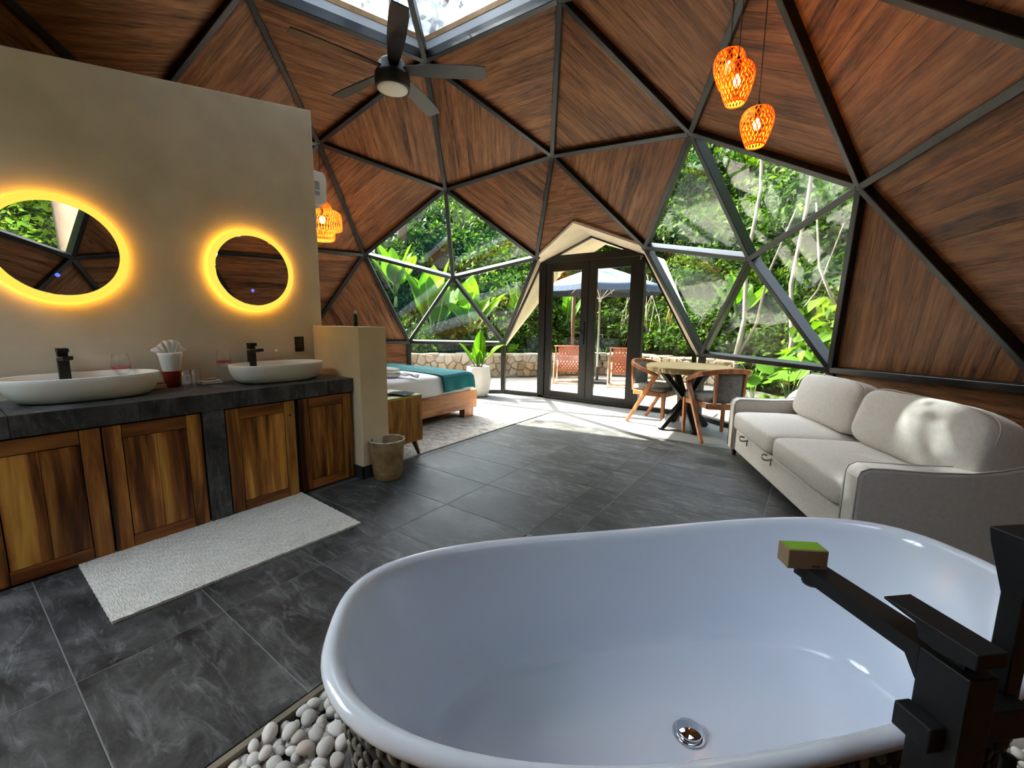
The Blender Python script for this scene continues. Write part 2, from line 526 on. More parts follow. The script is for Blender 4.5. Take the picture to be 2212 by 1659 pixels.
# ---- dome frame: black steel struts and hubs
frame = tag(empty('dome_frame'), 'black steel strut frame of the geodesic dome', None, kind='structure')
SW, SD = 0.052, 0.115
removed_edges = {frozenset((nN, nH)), frozenset((nN, nX)), frozenset((nH, nX)), frozenset((nP, nX)), frozenset((nX, nJ))}
edges = set()
for t in tris:
    for i in range(3):
        e = frozenset((t[i], t[(i+1) % 3]))
        if e not in removed_edges: edges.add(e)
edges = sorted(tuple(sorted(e)) for e in edges)
for a, b in edges:
    pa, pb = NP(a, R + SD/2), NP(b, R + SD/2)
    up = ((pa + pb)/2 - CEN).normalized()
    d = (pb - pa).normalized()
    w = SW
    MB().bar(pa + d*0.03, pb - d*0.03, w, SD, up).build('strut', M_black, frame, bevel=0.004, seg=1)
for i in range(len(nodes)):
    if i == nX or i == nZ: continue
    p = NP(i); up = (p - CEN).normalized()
    q = Vector((0, 0, 1)).rotation_difference(up).to_matrix().to_4x4(); q.translation = p - up*0.002
    MB().lathe([(0.038, 0), (0.045, 0.006), (0.045, SD)], 12).build('hub', M_black, frame, mw=q)
nb = len(base_ring)
for k, i in enumerate(base_ring):
    if i == nX: continue
    p = NP(i)
    MB().box((-0.035, -0.035, 0), (0.035, 0.035, p.z + 0.02)).build('post', M_black, frame, loc=(p.x*1.012, p.y*1.012, 0), rz=math.atan2(p.y, p.x), bevel=0.004, seg=1)
    j = base_ring[(k+1) % nb]
    if nX in (i, j): continue
    q = NP(j)
    a = Vector((p.x*1.012, p.y*1.012, 0.03)); b = Vector((q.x*1.012, q.y*1.012, 0.03))
    d = (b - a).normalized()
    MB().bar(a + d*0.036, b - d*0.036, 0.06, 0.06).build('bottom_rail', M_black, frame, bevel=0.004, seg=1)

# ---- wood lining panels, each of single planks
ceiling = tag(empty('ceiling'), 'brown wood plank lining of the dome', None, kind='structure')
M_back = plain('panel_backing', (0.05, 0.03, 0.02), 0.8)
PW = 0.185
def plank_panel(tri_list, gx, name='wood_panel', parent=ceiling, planks=True, nrm=None):
    """tri_list: list of polygons (3D, coplanar); gx: grain direction"""
    pts = [p for t in tri_list for p in t]
    o = sum(pts, Vector())/len(pts)
    t0 = tri_list[0]
    nz = nrm.copy() if nrm else (t0[1]-t0[0]).cross(t0[2]-t0[0]).normalized()
    if nz.dot(Vector((0, 0, 1.0)) - o) < 0 and nrm is None: nz = -nz     # faces the room
    gx = (gx - nz*gx.dot(nz)).normalized(); gy = nz.cross(gx)
    mw = Matrix((gx, gy, nz)).transposed().to_4x4()
    back = MB()
    for t in tri_list: back.prism(t, -nz*0.02)
    root = back.build(name, M_back if planks else M_plank, parent)
    if not planks: return
    loc = [[((p-o).dot(gx), (p-o).dot(gy)) for p in t] for t in tri_list]
    y0 = min(q[1] for t in loc for q in t); y1 = max(q[1] for t in loc for q in t)
    n = max(1, round((y1-y0)/PW)); w = (y1-y0)/n
    for k in range(n):
        for t in loc:
            c = clip_half(t, (0, y0 + k*w + 0.0012), (0, -1))
            if len(c) >= 3: c = clip_half(c, (0, y0 + (k+1)*w - 0.0012), (0, 1))
            if len(c) < 3 or area2(c) < 0.002: continue
            cx = sum(q[0] for q in c)/len(c); cy = sum(q[1] for q in c)/len(c)
            m = MB().prism([(q[0]-cx, q[1]-cy, 0) for q in c], (0, 0, 0.012))
            if (c[1][0]-c[0][0])*(c[2][1]-c[1][1]) - (c[1][1]-c[0][1])*(c[2][0]-c[1][0]) < 0:
                m.f = [tuple(reversed(f)) for f in m.f]
            mm = mw.copy(); mm.translation = o + gx*cx + gy*cy
            m.build('plank', M_plank, root, mw=mm)

glass_tris = {}
for c_, tag_ in ((nL, 1), (nI, 2), (nZ, 3), (nV4, 7)):  # nV4 is out of view, glazed as an added opening for more sky light
    for t in tris:
        if c_ in t: glass_tris[frozenset(t)] = tag_
glass_tris[frozenset((nS, nF3, nS4))] = 6
door_tris = {frozenset((nN, nP, nX)), frozenset((nN, nX, nH)), frozenset((nH, nX, nJ))}
GRAIN = {frozenset((nA,nB,nC)): (nA,nB), frozenset((nA,nC,nD)): (nA,nD), frozenset((nA,nD,nE)): (nA,nD), frozenset((nA,nE,nA0)): (nA0,nA), frozenset((nE,nD,nM)): (nM,nD),
         frozenset((nC,nD,nN)): (nD,nN), frozenset((nC,nF,nH)): (nH,nF), frozenset((nB,nC,nF)): (nB,nF), frozenset((nB,nF,nQ)): (nB,nF),
         frozenset((nF,nG,nQ)): (nF,nG), frozenset((nQ,nG,nR_)): (nG,nR_), frozenset((nG,nR_,nT)): (nG,nR_), frozenset((nG,nK,nT)): (nG,nK), frozenset((nB,nQ,nB3)): (nB,nQ)}
ARCH_IN = Vector((-0.023, 3.037, 2.588))
PR = R + 0.075
for t in tris:
    fs = frozenset(t)
    if fs in glass_tris or fs in door_tris: continue
    P = [NP(i, PR) for i in t]
    g = GRAIN.get(fs)
    gx = (NP(g[1]) - NP(g[0])) if g else (P[1] - P[0])
    if fs == frozenset((nC, nN, nH)):
        a = NP(nC, PR); b = NP(nN, PR); c = NP(nH, PR)
        nrm = (b-a).cross(c-a).normalized()
        if nrm.dot(CEN - a) < 0: nrm = -nrm
        ai = ARCH_IN - nrm*((ARCH_IN - a).dot(nrm))
        plank_panel([[a, b, ai], [a, ai, c]], NP(nH) - NP(nN), nrm=nrm)
        continue
    cen = sum(P, Vector())/3
    plank_panel([P], gx, planks=cen.y > -1.9)

# ---- glass panes
def pane(tri, mat, parent, r=R + 0.095, th=0.008):
    P = [CEN + (nodes[i][1] - CEN)*(r/R) for i in tri]
    nrm = (P[1]-P[0]).cross(P[2]-P[0]).normalized()
    return MB().prism(P, nrm*th).build('pane', mat, parent)
WIN = {}
for k, lab in ((1, 'five-sided star window of triangular panes between the bed and the door'), (2, 'five-sided star window of triangular panes above the round table'), (3, 'pentagon skylight of hazy glass at the dome top'),
               (6, 'single triangular window above the tub side wall'), (7, 'unseen five-sided star window behind the tub, added to let in sky light')):
    WIN[k] = tag(empty('window_%d' % k), lab, None, kind='structure')
CURB = 0.15
for t in tris:
    k = glass_tris.get(frozenset(t))
    if not k: continue
    if k != 3: pane(t, M_glass, WIN[k])
    else:
        P = [NP(i, R + 0.11) + Vector((0, 0, CURB)) for i in t]
        MB().prism(P, (0, 0, 0.008)).build('pane', M_skyglass, WIN[3])
# skylight curb: pale metal lining with a narrow timber strip under the glass
M_tan = plain('tan_timber', (0.42, 0.24, 0.10), 0.6, var=0.2)
sk = [i for i in range(len(nodes)) if 3.8 < nodes[i][0].z < 4.0]
sk.sort(key=lambda i: math.atan2(nodes[i][0].y, nodes[i][0].x))
for k in range(5):
    a = NP(sk[k], R + 0.02); b = NP(sk[(k+1) % 5], R + 0.02)
    out = Vector(((a.x+b.x)/2, (a.y+b.y)/2, 0)).normalized()*0.03
    z = Vector((0, 0, 1))
    MB().prism([a + z*0.0, b + z*0.0, b + z*0.17, a + z*0.17], out).build('curb_lining', M_grey_metal, WIN[3])
    MB().prism([a + z*0.17 - out*0.2, b + z*0.17 - out*0.2, b + z*0.22 - out*0.2, a + z*0.22 - out*0.2], out).build('timber_strip', M_tan, WIN[3])

# ---- riser walls under the lowest ring
wall_low = tag(empty('wall_low'), 'low upright plank wall under the dome frame', None, kind='structure')
winr = {}
for k, i in enumerate(base_ring):
    j = base_ring[(k+1) % nb]
    if nX in (i, j): continue
    p, q = NP(i), NP(j)
    f_ = 1.018
    a0 = Vector((p.x*f_, p.y*f_, 0.06)); b0 = Vector((q.x*f_, q.y*f_, 0.06))
    a1 = Vector((p.x*f_, p.y*f_, p.z)); b1 = Vector((q.x*f_, q.y*f_, q.z))
    pair = {i, j}
    if pair == {nO, nP} or pair == {nJ, nK}:
        kk = 4 if pair == {nO, nP} else 5
        w_ = tag(empty('window_%d' % kk), 'low glass strip window %s' % ('behind the potted plant' if kk == 4 else 'behind the round table and chairs'), None, kind='structure')
        n_ = Vector((p.x+q.x, p.y+q.y, 0)).normalized()
        MB().prism([a0, b0, b1, a1], n_*0.008).build('pane', M_glass, w_)
        continue
    mid = (a0 + b0)/2
    nrm = Vector((-mid.x, -mid.y, 0)).normalized()
    d = (b0 - a0); nrm = Vector((-d.y, d.x, 0)).normalized()
    if nrm.dot(-mid) < 0: nrm = -nrm
    plank_panel([[a0, b0, b1, a1]], b0 - a0, 'riser_panel', wall_low, planks=mid.y > -1.2, nrm=nrm)

# ---- door bay: cream dormer, black frame, two glazed leaves
DY = 3.745
GL = [Vector((-1.64, 3.66, 0.84)), Vector((-0.965, DY, 2.205)), Vector((-0.083, DY, 2.545)), Vector((0.735, DY, 2.205)), Vector((1.50, 3.70, 0.85))]
IN = [NP(nP, R + 0.02), NP(nN, R + 0.02), ARCH_IN.copy(), NP(nH, R + 0.02), NP(nJ, R + 0.02)]
OU = [Vector((-1.70, 3.76, 0.80)), Vector((-0.84, 4.22, 2.09)), Vector((-0.06, 4.22, 2.49)), Vector((0.86, 4.22, 2.17)), Vector((1.58, 3.78, 0.83))]
dormer = tag(empty('doorway_arch'), 'cream angular dormer arch around the glass door', None, kind='structure')
for k in range(4):
    m = MB()
    q = [IN[k], IN[k+1], GL[k+1], GL[k]]
    m.add(q, [(0, 1, 2, 3)])
    m.build('inner_soffit', M_cream, dormer, solid=0.03, solid_off=1.0 if k < 4 else -1)
    m = MB()
    q = [GL[k], GL[k+1], OU[k+1], OU[k]]
    m.add(q, [(0, 1, 2, 3)])
    m.build('outer_soffit', M_cream, dormer, solid=0.03, solid_off=1.0)
door = tag(empty('door_1'), 'black double glass door under the cream dormer', None, kind='structure')
def fbar(a, b, w=0.05, d=0.06, name='frame', par=door, mat=M_blackdoor):
    return MB().bar(a, b, w, d, (0, 1, 0)).build(name, mat, par, bevel=0.003, seg=1)
def dp(x, z, y=DY): return Vector((x, y, z))
fbar(dp(-0.905, 0), dp(-0.905, 2.21), 0.12, 0.10)
fbar(dp(0.728, 0), dp(0.728, 2.14), 0.076, 0.10)
fbar(dp(-0.96, 2.245), dp(0.73, 2.245), 0.11, 0.10)
fbar(dp(-0.95, 0.02), dp(0.76, 0.02), 0.04, 0.10)
fbar(GL[1], GL[2], 0.045, 0.06); fbar(GL[2], GL[3], 0.045, 0.06)
fbar(GL[0], GL[1], 0.035, 0.05); fbar(GL[3], GL[4], 0.035, 0.05)
def leafdoor(x0, x1, gx0, gx1):
    lf = empty('leaf', parent=door)
    for a, b, c, d in ((x0, gx0, 0.045, 2.19), (gx1, x1, 0.045, 2.19)):
        MB().box((a, DY-0.03, c), (b, DY+0.03, d)).build('stile', M_blackdoor, lf, bevel=0.004, seg=1)
    MB().box((gx0, DY-0.028, 0.045), (gx1, DY+0.028, 0.128)).build('bottom_rail', M_blackdoor, lf)
    MB().box((gx0, DY-0.028, 2.06), (gx1, DY+0.028, 2.19)).build('top_rail', M_blackdoor, lf)
    MB().box((gx0-0.01, DY-0.004, 0.12), (gx1+0.01, DY+0.004, 2.07)).build('pane', M_glass, lf)
    return lf
l1 = leafdoor(-0.843, -0.090, -0.736, -0.214)
l2 = leafdoor(-0.084, 0.690, 0.035, 0.562)
MB().box((-0.185, DY-0.045, 0.92), (-0.135, DY-0.03, 1.28)).build('handle_plate', M_matte_black, l1, bevel=0.003)
MB().tube([(-0.16, DY-0.045, 1.10), (-0.16, DY-0.085, 1.10), (-0.30, DY-0.085, 1.10)], 0.009, 8).lathe([(0.0, 0), (0.001, 0)], 3).build('handle', M_matte_black, l1)
for z in (0.35, 1.9):
    MB().box((-0.862, DY-0.055, z), (-0.838, DY-0.03, z+0.1)).build('hinge', M_matte_black, l1)
    MB().box((0.685, DY-0.055, z), (0.709, DY-0.03, z+0.1)).build('hinge', M_matte_black, l2)
# transom and sidelights
MB().prism([dp(-0.80, 2.30), dp(0.60, 2.30), dp(-0.083, 2.54)], (0, 0.008, 0)).build('transom_pane', M_glass, door)
for s_, xj, gp in ((-1, -0.965, GL[0]), (1, 0.765, GL[4])):
    base = Vector((gp.x, gp.y, 0.06))
    MB().prism([Vector((xj, DY, 0.06)), base, gp, Vector((xj, DY, 2.15))], (0, 0.008, 0)).build('side_pane', M_glass, door)
    fbar(Vector((gp.x, gp.y, 0)), gp, 0.05, 0.06)
    MB().bar(Vector((xj, DY, 0.03)), Vector((gp.x, gp.y, 0.03)), 0.08, 0.06).build('sill', M_blackdoor, door)

# ---- partition walls
XW = -0.645
wall_left = MB().prism([(XW, -0.285, 0), (XW, -3.2, 0), (XW, -3.2, 2.302), (XW, -0.285, 2.882)], (-0.13, 0, 0)).build('wall_left', M_plaster, bevel=0.008)
tag(wall_left, 'tall beige plaster wall with the round mirrors', None, kind='structure')
wall_head = MB().box((-2.6, -0.42, 0), (XW - 0.132, -0.30, 2.75)).build('wall_head', M_plaster2)
tag(wall_head, 'plaster wall at the head of the bed', None, kind='structure')
wall_half = MB().box((XW + 0.002, -0.372, 0.0), (-0.015, -0.118, 1.19)).build('wall_half', M_plaster2, bevel=0.007)
tag(wall_half, 'waist-high plaster half wall beside the vanity', None, kind='structure')
M_basetile = plain('baseboard_tile', (0.035, 0.035, 0.038), 0.4, var=0.3)
bb = MB().box((-0.34, -0.380, 0), (-0.007, -0.372, 0.10)).box((-0.015, -0.380, 0), (-0.007, -0.112, 0.10)).box((-0.6, -0.118, 0), (-0.007, -0.110, 0.10)).build('baseboard_half', M_basetile)
tag(bb, 'dark tile baseboard of the half wall', None, kind='structure')
# ------------------------------------------------------------------ bathtub, pebbles, tub filler
TC = Vector((2.587, -1.26, 0)); TA = 0.808; ta, tb, tn = 0.832, 0.381, 2.67
def rim_z(u): return 0.565 + 0.055*min(1.3, abs(u)/ta)**2
def tub_pt(th, sx, sy, n=tn):
    c, s = math.cos(th), math.sin(th)
    r = (abs(c)**n + abs(s)**n)**(-1/n)
    return ta*sx*r*c, tb*sy*r*s*(1.0 if s > 0 else 0.968)
tub = thing('bathtub', 'white freestanding bathtub clad in small dark pebbles, in the foreground', 'bathtub', (TC.x, TC.y, 0), TA)
NT_ = 96
def tub_ring(sx, sy, z=None, dz=0.0, n=tn, k=1.0, zfix=None):
    out = []
    for i in range(NT_):
        th = 2*PI*i/NT_
        x, y = tub_pt(th, sx, sy, n)
        zz = zfix if zfix is not None else rim_z(x/sx if sx else 0) + dz
        if z is not None: zz = zz*k + z*(1-k)
        out.append((x, y, zz))
    return out
m = MB()
rings = []
# outer lower lip -> over the rolled rim -> down the inside
rings.append(tub_ring(0.962, 0.915, dz=-0.030))
rings.append(tub_ring(0.985, 0.968, dz=-0.030))
rings.append(tub_ring(0.998, 0.996, dz=-0.022))
rings.append(tub_ring(1.0, 1.0, dz=-0.012))
rings.append(tub_ring(0.994, 0.986, dz=-0.003))
rings.append(tub_ring(0.982, 0.960, dz=0.0))
rings.append(tub_ring(0.968, 0.930, dz=-0.003))
rings.append(tub_ring(0.957, 0.905, dz=-0.013))
rings.append(tub_ring(0.950, 0.890, dz=-0.032))
for k, (sx, sy) in ((0.86, (0.928, 0.880)), (0.66, (0.893, 0.868)), (0.46, (0.858, 0.856)), (0.26, (0.823, 0.845)), (0.12, (0.802, 0.836)), (0.05, (0.790, 0.828))):
    rings.append([(p[0], p[1], 0.205 + (p[2] - 0.032 - 0.205)*k) for p in tub_ring(sx, sy)])
for sx, sy, z in ((0.782, 0.815, 0.207), (0.770, 0.797, 0.197), (0.752, 0.772, 0.1905), (0.70, 0.70, 0.186), (0.55, 0.52, 0.181), (0.35, 0.32, 0.1775), (0.12, 0.11, 0.176)):
    rings.append(tub_ring(sx, sy, zfix=z, n=2.55))
m.rings(rings, False, False)
m.f.append(tuple((len(rings)-1)*NT_ + k for k in range(NT_)))
m.build('basin', M_acrylic, tub, smooth=True)
# outer shell
def shell_s(t):  # t 0 bottom .. 1 top
    return 0.885 + 0.090*t**1.2, 0.82 + 0.135*t**1.1
M_mortar = plain('dark_mortar', (0.025, 0.026, 0.024), 0.9)
sh = []
for t in (0, 0.25, 0.5, 0.75, 1.0):
    sx, sy = shell_s(t)
    sh.append([(p[0], p[1], 0.0 + (p[2] - 0.03)*t) for p in tub_ring(sx, sy)])
MB().rings(sh, False, False).build('shell', M_mortar, tub, smooth=True)
t_ = NT('mosaic_pebble')
oi_ = t_.n('ObjectInfo'); g_ = t_.n('NewGeometry')
c_ = t_.ramp(t_.math('FRACT', t_.math('ADD', oi_.outputs['Random'], g_.outputs['Random Per Island']), 0), [(0.0, (0.05, 0.053, 0.05)), (0.5, (0.12, 0.12, 0.108)), (1.0, (0.24, 0.235, 0.2))])
b_ = t_.bsdf(c_, 0.55)
M_mosaic = t_.surf(b_.outputs[0])
# mosaic stones on the shell; the ones in view singly, the rest as one part
stone_mesh = MB().superell((0, 0, 0), 0.0085, 0.0155, 0.004, 0.7, 0.9, 8, 5)
proto = stone_mesh.build('mosaic_stone', M_mosaic, tub, smooth=True)
rest = MB(); first = True; n_single = 0
CAML = (Vector((2.7594, -2.2780, 0)) - TC); CAML = Vector((CAML.x*math.cos(TA) + CAML.y*math.sin(TA), -CAML.x*math.sin(TA) + CAML.y*math.cos(TA), 1.2269))
rows = 14
for r_ in range(rows):
    t = 1.0 - (r_ + 0.6)/rows*1.0
    sx, sy = shell_s(t)
    per = 150
    for i in range(per):
        th = 2*PI*(i + 0.5*(r_ % 2) + rnd.uniform(-0.2, 0.2))/per
        def sp(th_, tt):
            a_, b_2 = shell_s(tt); x, y = tub_pt(th_, a_, b_2)
            return Vector((x, y, (rim_z(x/a_) - 0.03)*tt))
        p = sp(th, t); e1 = (sp(th + 0.01, t) - p).normalized(); e2 = (sp(th, min(1, t + 0.02)) - sp(th, t - 0.02)).normalized()
        nrm = e1.cross(e2).normalized()
        if nrm.dot(p - Vector((0, 0, p.z))) < 0: nrm = -nrm
        ang = rnd.uniform(-0.7, 0.7)
        ex = e1*math.cos(ang) + e2*math.sin(ang); ey = nrm.cross(ex)
        if t > 0.985: continue
        s_ = rnd.uniform(0.8, 1.15)
        M4 = Matrix((ex*s_, ey*s_, nrm*s_)).transposed().to_4x4(); M4.translation = p + nrm*0.002
        facing = nrm.dot(CAML - p) > 0
        inview = facing and (p.x < -0.28 or p.x > 0.15) and t > 0.42
        if inview and n_single < 300:
            o = proto if first else proto.copy()
            if not first: COL.objects.link(o); o.parent = tub
            first = False; n_single += 1
            o.matrix_local = M4
        elif facing or r_ % 2 == 0:
            rest.add([M4 @ Vector(v) for v in stone_mesh.v], stone_mesh.f)
ro = rest.build('mosaic_stones', M_mosaic, tub, smooth=True); ro['kind'] = 'stuff'
# drain
dr = Vector((0.0, 0.0, 0))
dq = Vector((2.594, -1.232)) - Vector((TC.x, TC.y))
dx, dy = dq.x*math.cos(TA) + dq.y*math.sin(TA), -dq.x*math.sin(TA) + dq.y*math.cos(TA)
d_ = MB().lathe([(0.038, 0.0), (0.040, 0.004), (0.030, 0.006), (0.024, 0.006)], 28, (dx, dy, 0.1765)).build('drain_flange', M_chrome, tub, smooth=True)
MB().lathe([(0.024, 0.006), (0.031, 0.010), (0.033, 0.014), (0.031, 0.017), (0.001, 0.019)], 28, (dx, dy, 0.1765)).build('drain_cap', M_chrome, tub, smooth=True)

# pebble bed
M_curbstone = plain('tan_edging', (0.17, 0.14, 0.10), 0.8, var=0.3)
M_gravelbase = plain('gravel_base', (0.10, 0.098, 0.09), 0.9)
bed_ = thing('pebble_bed', 'sunken bed of pale pebbles around the tub', 'pebble bed')
MB().box((PX0 + 0.002, PY0, -0.092), (PX1 - 0.002, PY1 - 0.002, -0.045)).build('base', M_gravelbase, bed_)
MB().box((PX0 + 0.002, PY0, -0.045), (PX0 + 0.024, PY1 - 0.002, -0.003)).box((PX0 + 0.024, PY1 - 0.024, -0.045), (PX1 - 0.002, PY1 - 0.002, -0.003)).build('edging', M_curbstone, bed_)
pl = MB().box((-0.875, -0.42, -0.045), (0.875, 0.42, -0.001)).build('plinth', M_tile, bed_, bevel=0.003, loc=(TC.x, TC.y, 0), rz=TA)
t_ = NT('pale_pebble')
oi_ = t_.n('ObjectInfo'); g_ = t_.n('NewGeometry')
rv_ = t_.math('FRACT', t_.math('ADD', oi_.outputs['Random'], g_.outputs['Random Per Island']), 0)
c_ = t_.ramp(rv_, [(0.0, (0.42, 0.40, 0.37)), (0.5, (0.56, 0.54, 0.50)), (0.9, (0.68, 0.66, 0.62)), (1.0, (0.56, 0.47, 0.40))])
v_ = t_.coord('Object')
b_ = t_.bsdf(c_, 0.75, spec=0.2)
t_.bump(b_, t_.noise(v_, 90, 4), 0.15, 0.003)
M_pebble = t_.surf(b_.outputs[0])
shapes = []
for k in range(5):
    mm = MB().superell((0, 0, 0), 1.0, rnd.uniform(0.66, 0.85), rnd.uniform(0.5, 0.65), 0.95, 1.0, 12, 7)
    ph = rnd.uniform(0, 6)
    mm.v = [(x*(1 + 0.10*math.sin(ph + 2.1*y)), y*(1 + 0.14*x*math.cos(ph)), z*(1 + 0.1*math.sin(x*2 + ph))) for x, y, z in mm.v]
    shapes.append(mm)
pmesh = []
restp = MB(); n_p = 0
placed = []
def in_plinth(x, y, r):
    d = Vector((x, y)) - Vector((TC.x, TC.y))
    u, w = d.x*math.cos(TA) + d.y*math.sin(TA), -d.x*math.sin(TA) + d.y*math.cos(TA)
    return abs(u) < 0.875 + r*0.7 and abs(w) < 0.42 + r*0.7
cells = {}
def near_ok(x, y, r):
    ix, iy = int(x//0.06), int(y//0.06)
    for a in range(ix-1, ix+2):
        for b in range(iy-1, iy+2):
            for (px, py, pr) in cells.get((a, b), ()):
                if (px-x)**2 + (py-y)**2 < (0.70*(pr + r))**2: return False
    return True
for trial in range(40000):
    r = rnd.uniform(0.014, 0.027)
    x, y = rnd.uniform(PX0 + 0.03, PX1 - 0.02), rnd.uniform(-2.75, PY1 - 0.03)
    if in_plinth(x, y, r) or not near_ok(x, y, r): continue
    cells.setdefault((int(x//0.06), int(y//0.06)), []).append((x, y, r))
    placed.append((x, y, r))
proto_p = []
placed.sort(key=lambda p: (p[0] - 1.7)**2 + (p[1] + 1.85)**2)
for k, (x, y, r) in enumerate(placed):
    near = (x < 1.95 and y < -1.5) or (x > 3.1 and y > -0.95)
    rz = rnd.uniform(0, 2*PI); tilt = rnd.uniform(-0.35, 0.35)
    z = -0.045 + r*0.55 + rnd.uniform(0.008, 0.030)
    sidx = k % 5
    M4 = Matrix.Translation((x, y, z)) @ Matrix.Rotation(rz, 4, 'Z') @ Matrix.Rotation(tilt, 4, 'X') @ Matrix.Scale(r*1.12, 4)
    if near and n_p < 300:
        if len(proto_p) <= sidx and len(proto_p) == n_p and n_p < 5:
            o = shapes[n_p].build('pebble', M_pebble, bed_, smooth=True); proto_p.append(o)
        else:
            o = proto_p[sidx % len(proto_p)].copy(); COL.objects.link(o); o.parent = bed_
        n_p += 1
        o.matrix_local = M4
    elif (x < 2.2 or y > -1.1) :
        restp.add([M4 @ Vector(v) for v in shapes[sidx].v], shapes[sidx].f)
# second, lower layer between the stones
low = MB()
for (x, y, r) in placed + placed[::2]:
    if x > 2.3 and y < -1.0: continue
    M4 = Matrix.Translation((x + rnd.uniform(-0.02, 0.02), y + rnd.uniform(-0.02, 0.02), -0.036 + rnd.uniform(-0.006, 0.006))) @ Matrix.Rotation(rnd.uniform(0, 6), 4, 'Z') @ Matrix.Scale(r, 4)
    restp.add([M4 @ Vector(v) for v in shapes[1].v], shapes[1].f)
ro = restp.build('pebbles', M_pebble, bed_, smooth=True); ro['kind'] = 'stuff'

# floor-standing tub filler with hand shower (local x along the spout)
tip = Vector((2.788, -1.404, 0.0)); sd = math.radians(133)
fil = thing('tub_filler', 'matte black floor-standing tub faucet with hand shower, beside the tub', 'faucet', tip, sd)
ZT = 0.798
m = MB()
m.box((-0.240, -0.053, 0.0), (-0.182, -0.008, ZT)).build('column', M_matte_black, fil, bevel=0.002)
m = MB()
pts = [(0.0, -0.022), (-0.182, -0.024)]
m.add([(0.026, -0.046, ZT), (0.026, -0.002, ZT), (-0.182, -0.0085, ZT), (-0.182, -0.0525, ZT), (0.026, -0.046, ZT-0.022), (0.026, -0.002, ZT-0.022), (-0.165, -0.0085, ZT-0.024), (-0.165, -0.0525, ZT-0.024),
       (-0.182, -0.0085, ZT-0.05), (-0.182, -0.0525, ZT-0.05)],
      [(0,3,2,1),(4,5,6,7),(0,1,5,4),(6,8,9,7),(2,3,9,8),(1,2,8,6,5),(3,0,4,7,9)])
sp_ = m.build('spout', M_matte_black, fil)
MB().lathe([(0.013, 0), (0.015, 0.004), (0.015, 0.014)], 18, (0.010, -0.024, ZT - 0.036)).build('aerator', M_matte_black, sp_)
MB().box((-0.225, -0.040, ZT), (-0.19, -0.02, ZT + 0.024)).build('lever_stem', M_matte_black, fil)
m = MB().prism([(sx_, -0.048, ZT + dz_) for sx_, dz_ in ((-0.132, 0.036), (-0.132, 0.040), (-0.246, 0.040), (-0.246, 0.019), (-0.202, 0.011), (-0.182, 0.013), (-0.176, 0.031))], (0, 0.045, 0))
m.build('lever', M_matte_black, fil, bevel=0.001, seg=1)
kn = MB().box((-0.226, -0.008, ZT - 0.118), (-0.180, 0.016, ZT - 0.082)).build('diverter_knob', M_matte_black, fil, bevel=0.002)
MB().box((-0.236, -0.120, ZT - 0.10), (-0.205, -0.053, ZT - 0.055)).build('bracket', M_matte_black, fil, bevel=0.002)
hs = MB()
hx, hy = -0.205, -0.118
hs.rings([[(hx - w/2, hy - d/2, z), (hx + w/2, hy - d/2, z), (hx + w/2, hy + d/2, z), (hx - w/2, hy + d/2, z)] for w, d, z in ((0.024, 0.024, ZT-0.14), (0.024, 0.026, ZT+0.08), (0.050, 0.050, ZT+0.150), (0.054, 0.054, ZT+0.168))])
hs.build('hand_shower', M_matte_black, fil, bevel=0.0015, seg=1)
hose = []
for i in range(60):
    t = i/59
    z = ZT - 0.14 - 0.62*math.sin(PI*min(1, t*1.0)) if t < 0.5 else None
    x = hx - 0.02 - 0.03*math.sin(PI*t); yy = hy - 0.012*math.sin(2*PI*t) + 0.06*t
    zz = (ZT - 0.14) - 0.60*math.sin(PI*t)
    hose.append((x, yy, zz))
MB().tube(hose, lambda t: 0.0075 + 0.0008*(int(t*300) % 2), 10).build('hose', M_matte_black, fil, smooth=True)
MB().box((-0.265, -0.085, -0.001), (-0.160, 0.025, 0.010)).build('floor_plate', M_matte_black, fil, bevel=0.002)

# soap box on the spout
M_kraft = plain('brown_card', (0.30, 0.205, 0.12), 0.8, var=0.15)
M_greenfilm = plain('green_label', (0.20, 0.42, 0.03), 0.35)
M_ink = plain('black_ink', (0.02, 0.02, 0.02), 0.6)
sb = thing('soap_box', 'small brown card soap box with a bright green top, on the black spout', 'box', (tip.x, tip.y, ZT), math.radians(31))
sb.location = Vector((tip.x, tip.y, ZT)) + Vector((math.cos(sd), math.sin(sd), 0))*(0.014) + Vector((math.sin(sd), -math.cos(sd), 0))*0.02 - Vector((0.814, 0.58, 0))*0.014
MB().box((-0.034, -0.017, 0.0), (0.034, 0.017, 0.036)).build('carton', M_kraft, sb, bevel=0.0012, seg=1)
MB().box((-0.0315, -0.0145, 0.036), (0.0315, 0.0145, 0.0366)).build('green_label', M_greenfilm, sb)
for k in range(4): MB().box((0.008 + k*0.0035, -0.0173, 0.005), (0.0105 + k*0.0035, -0.017, 0.008)).build('print', M_ink, sb)
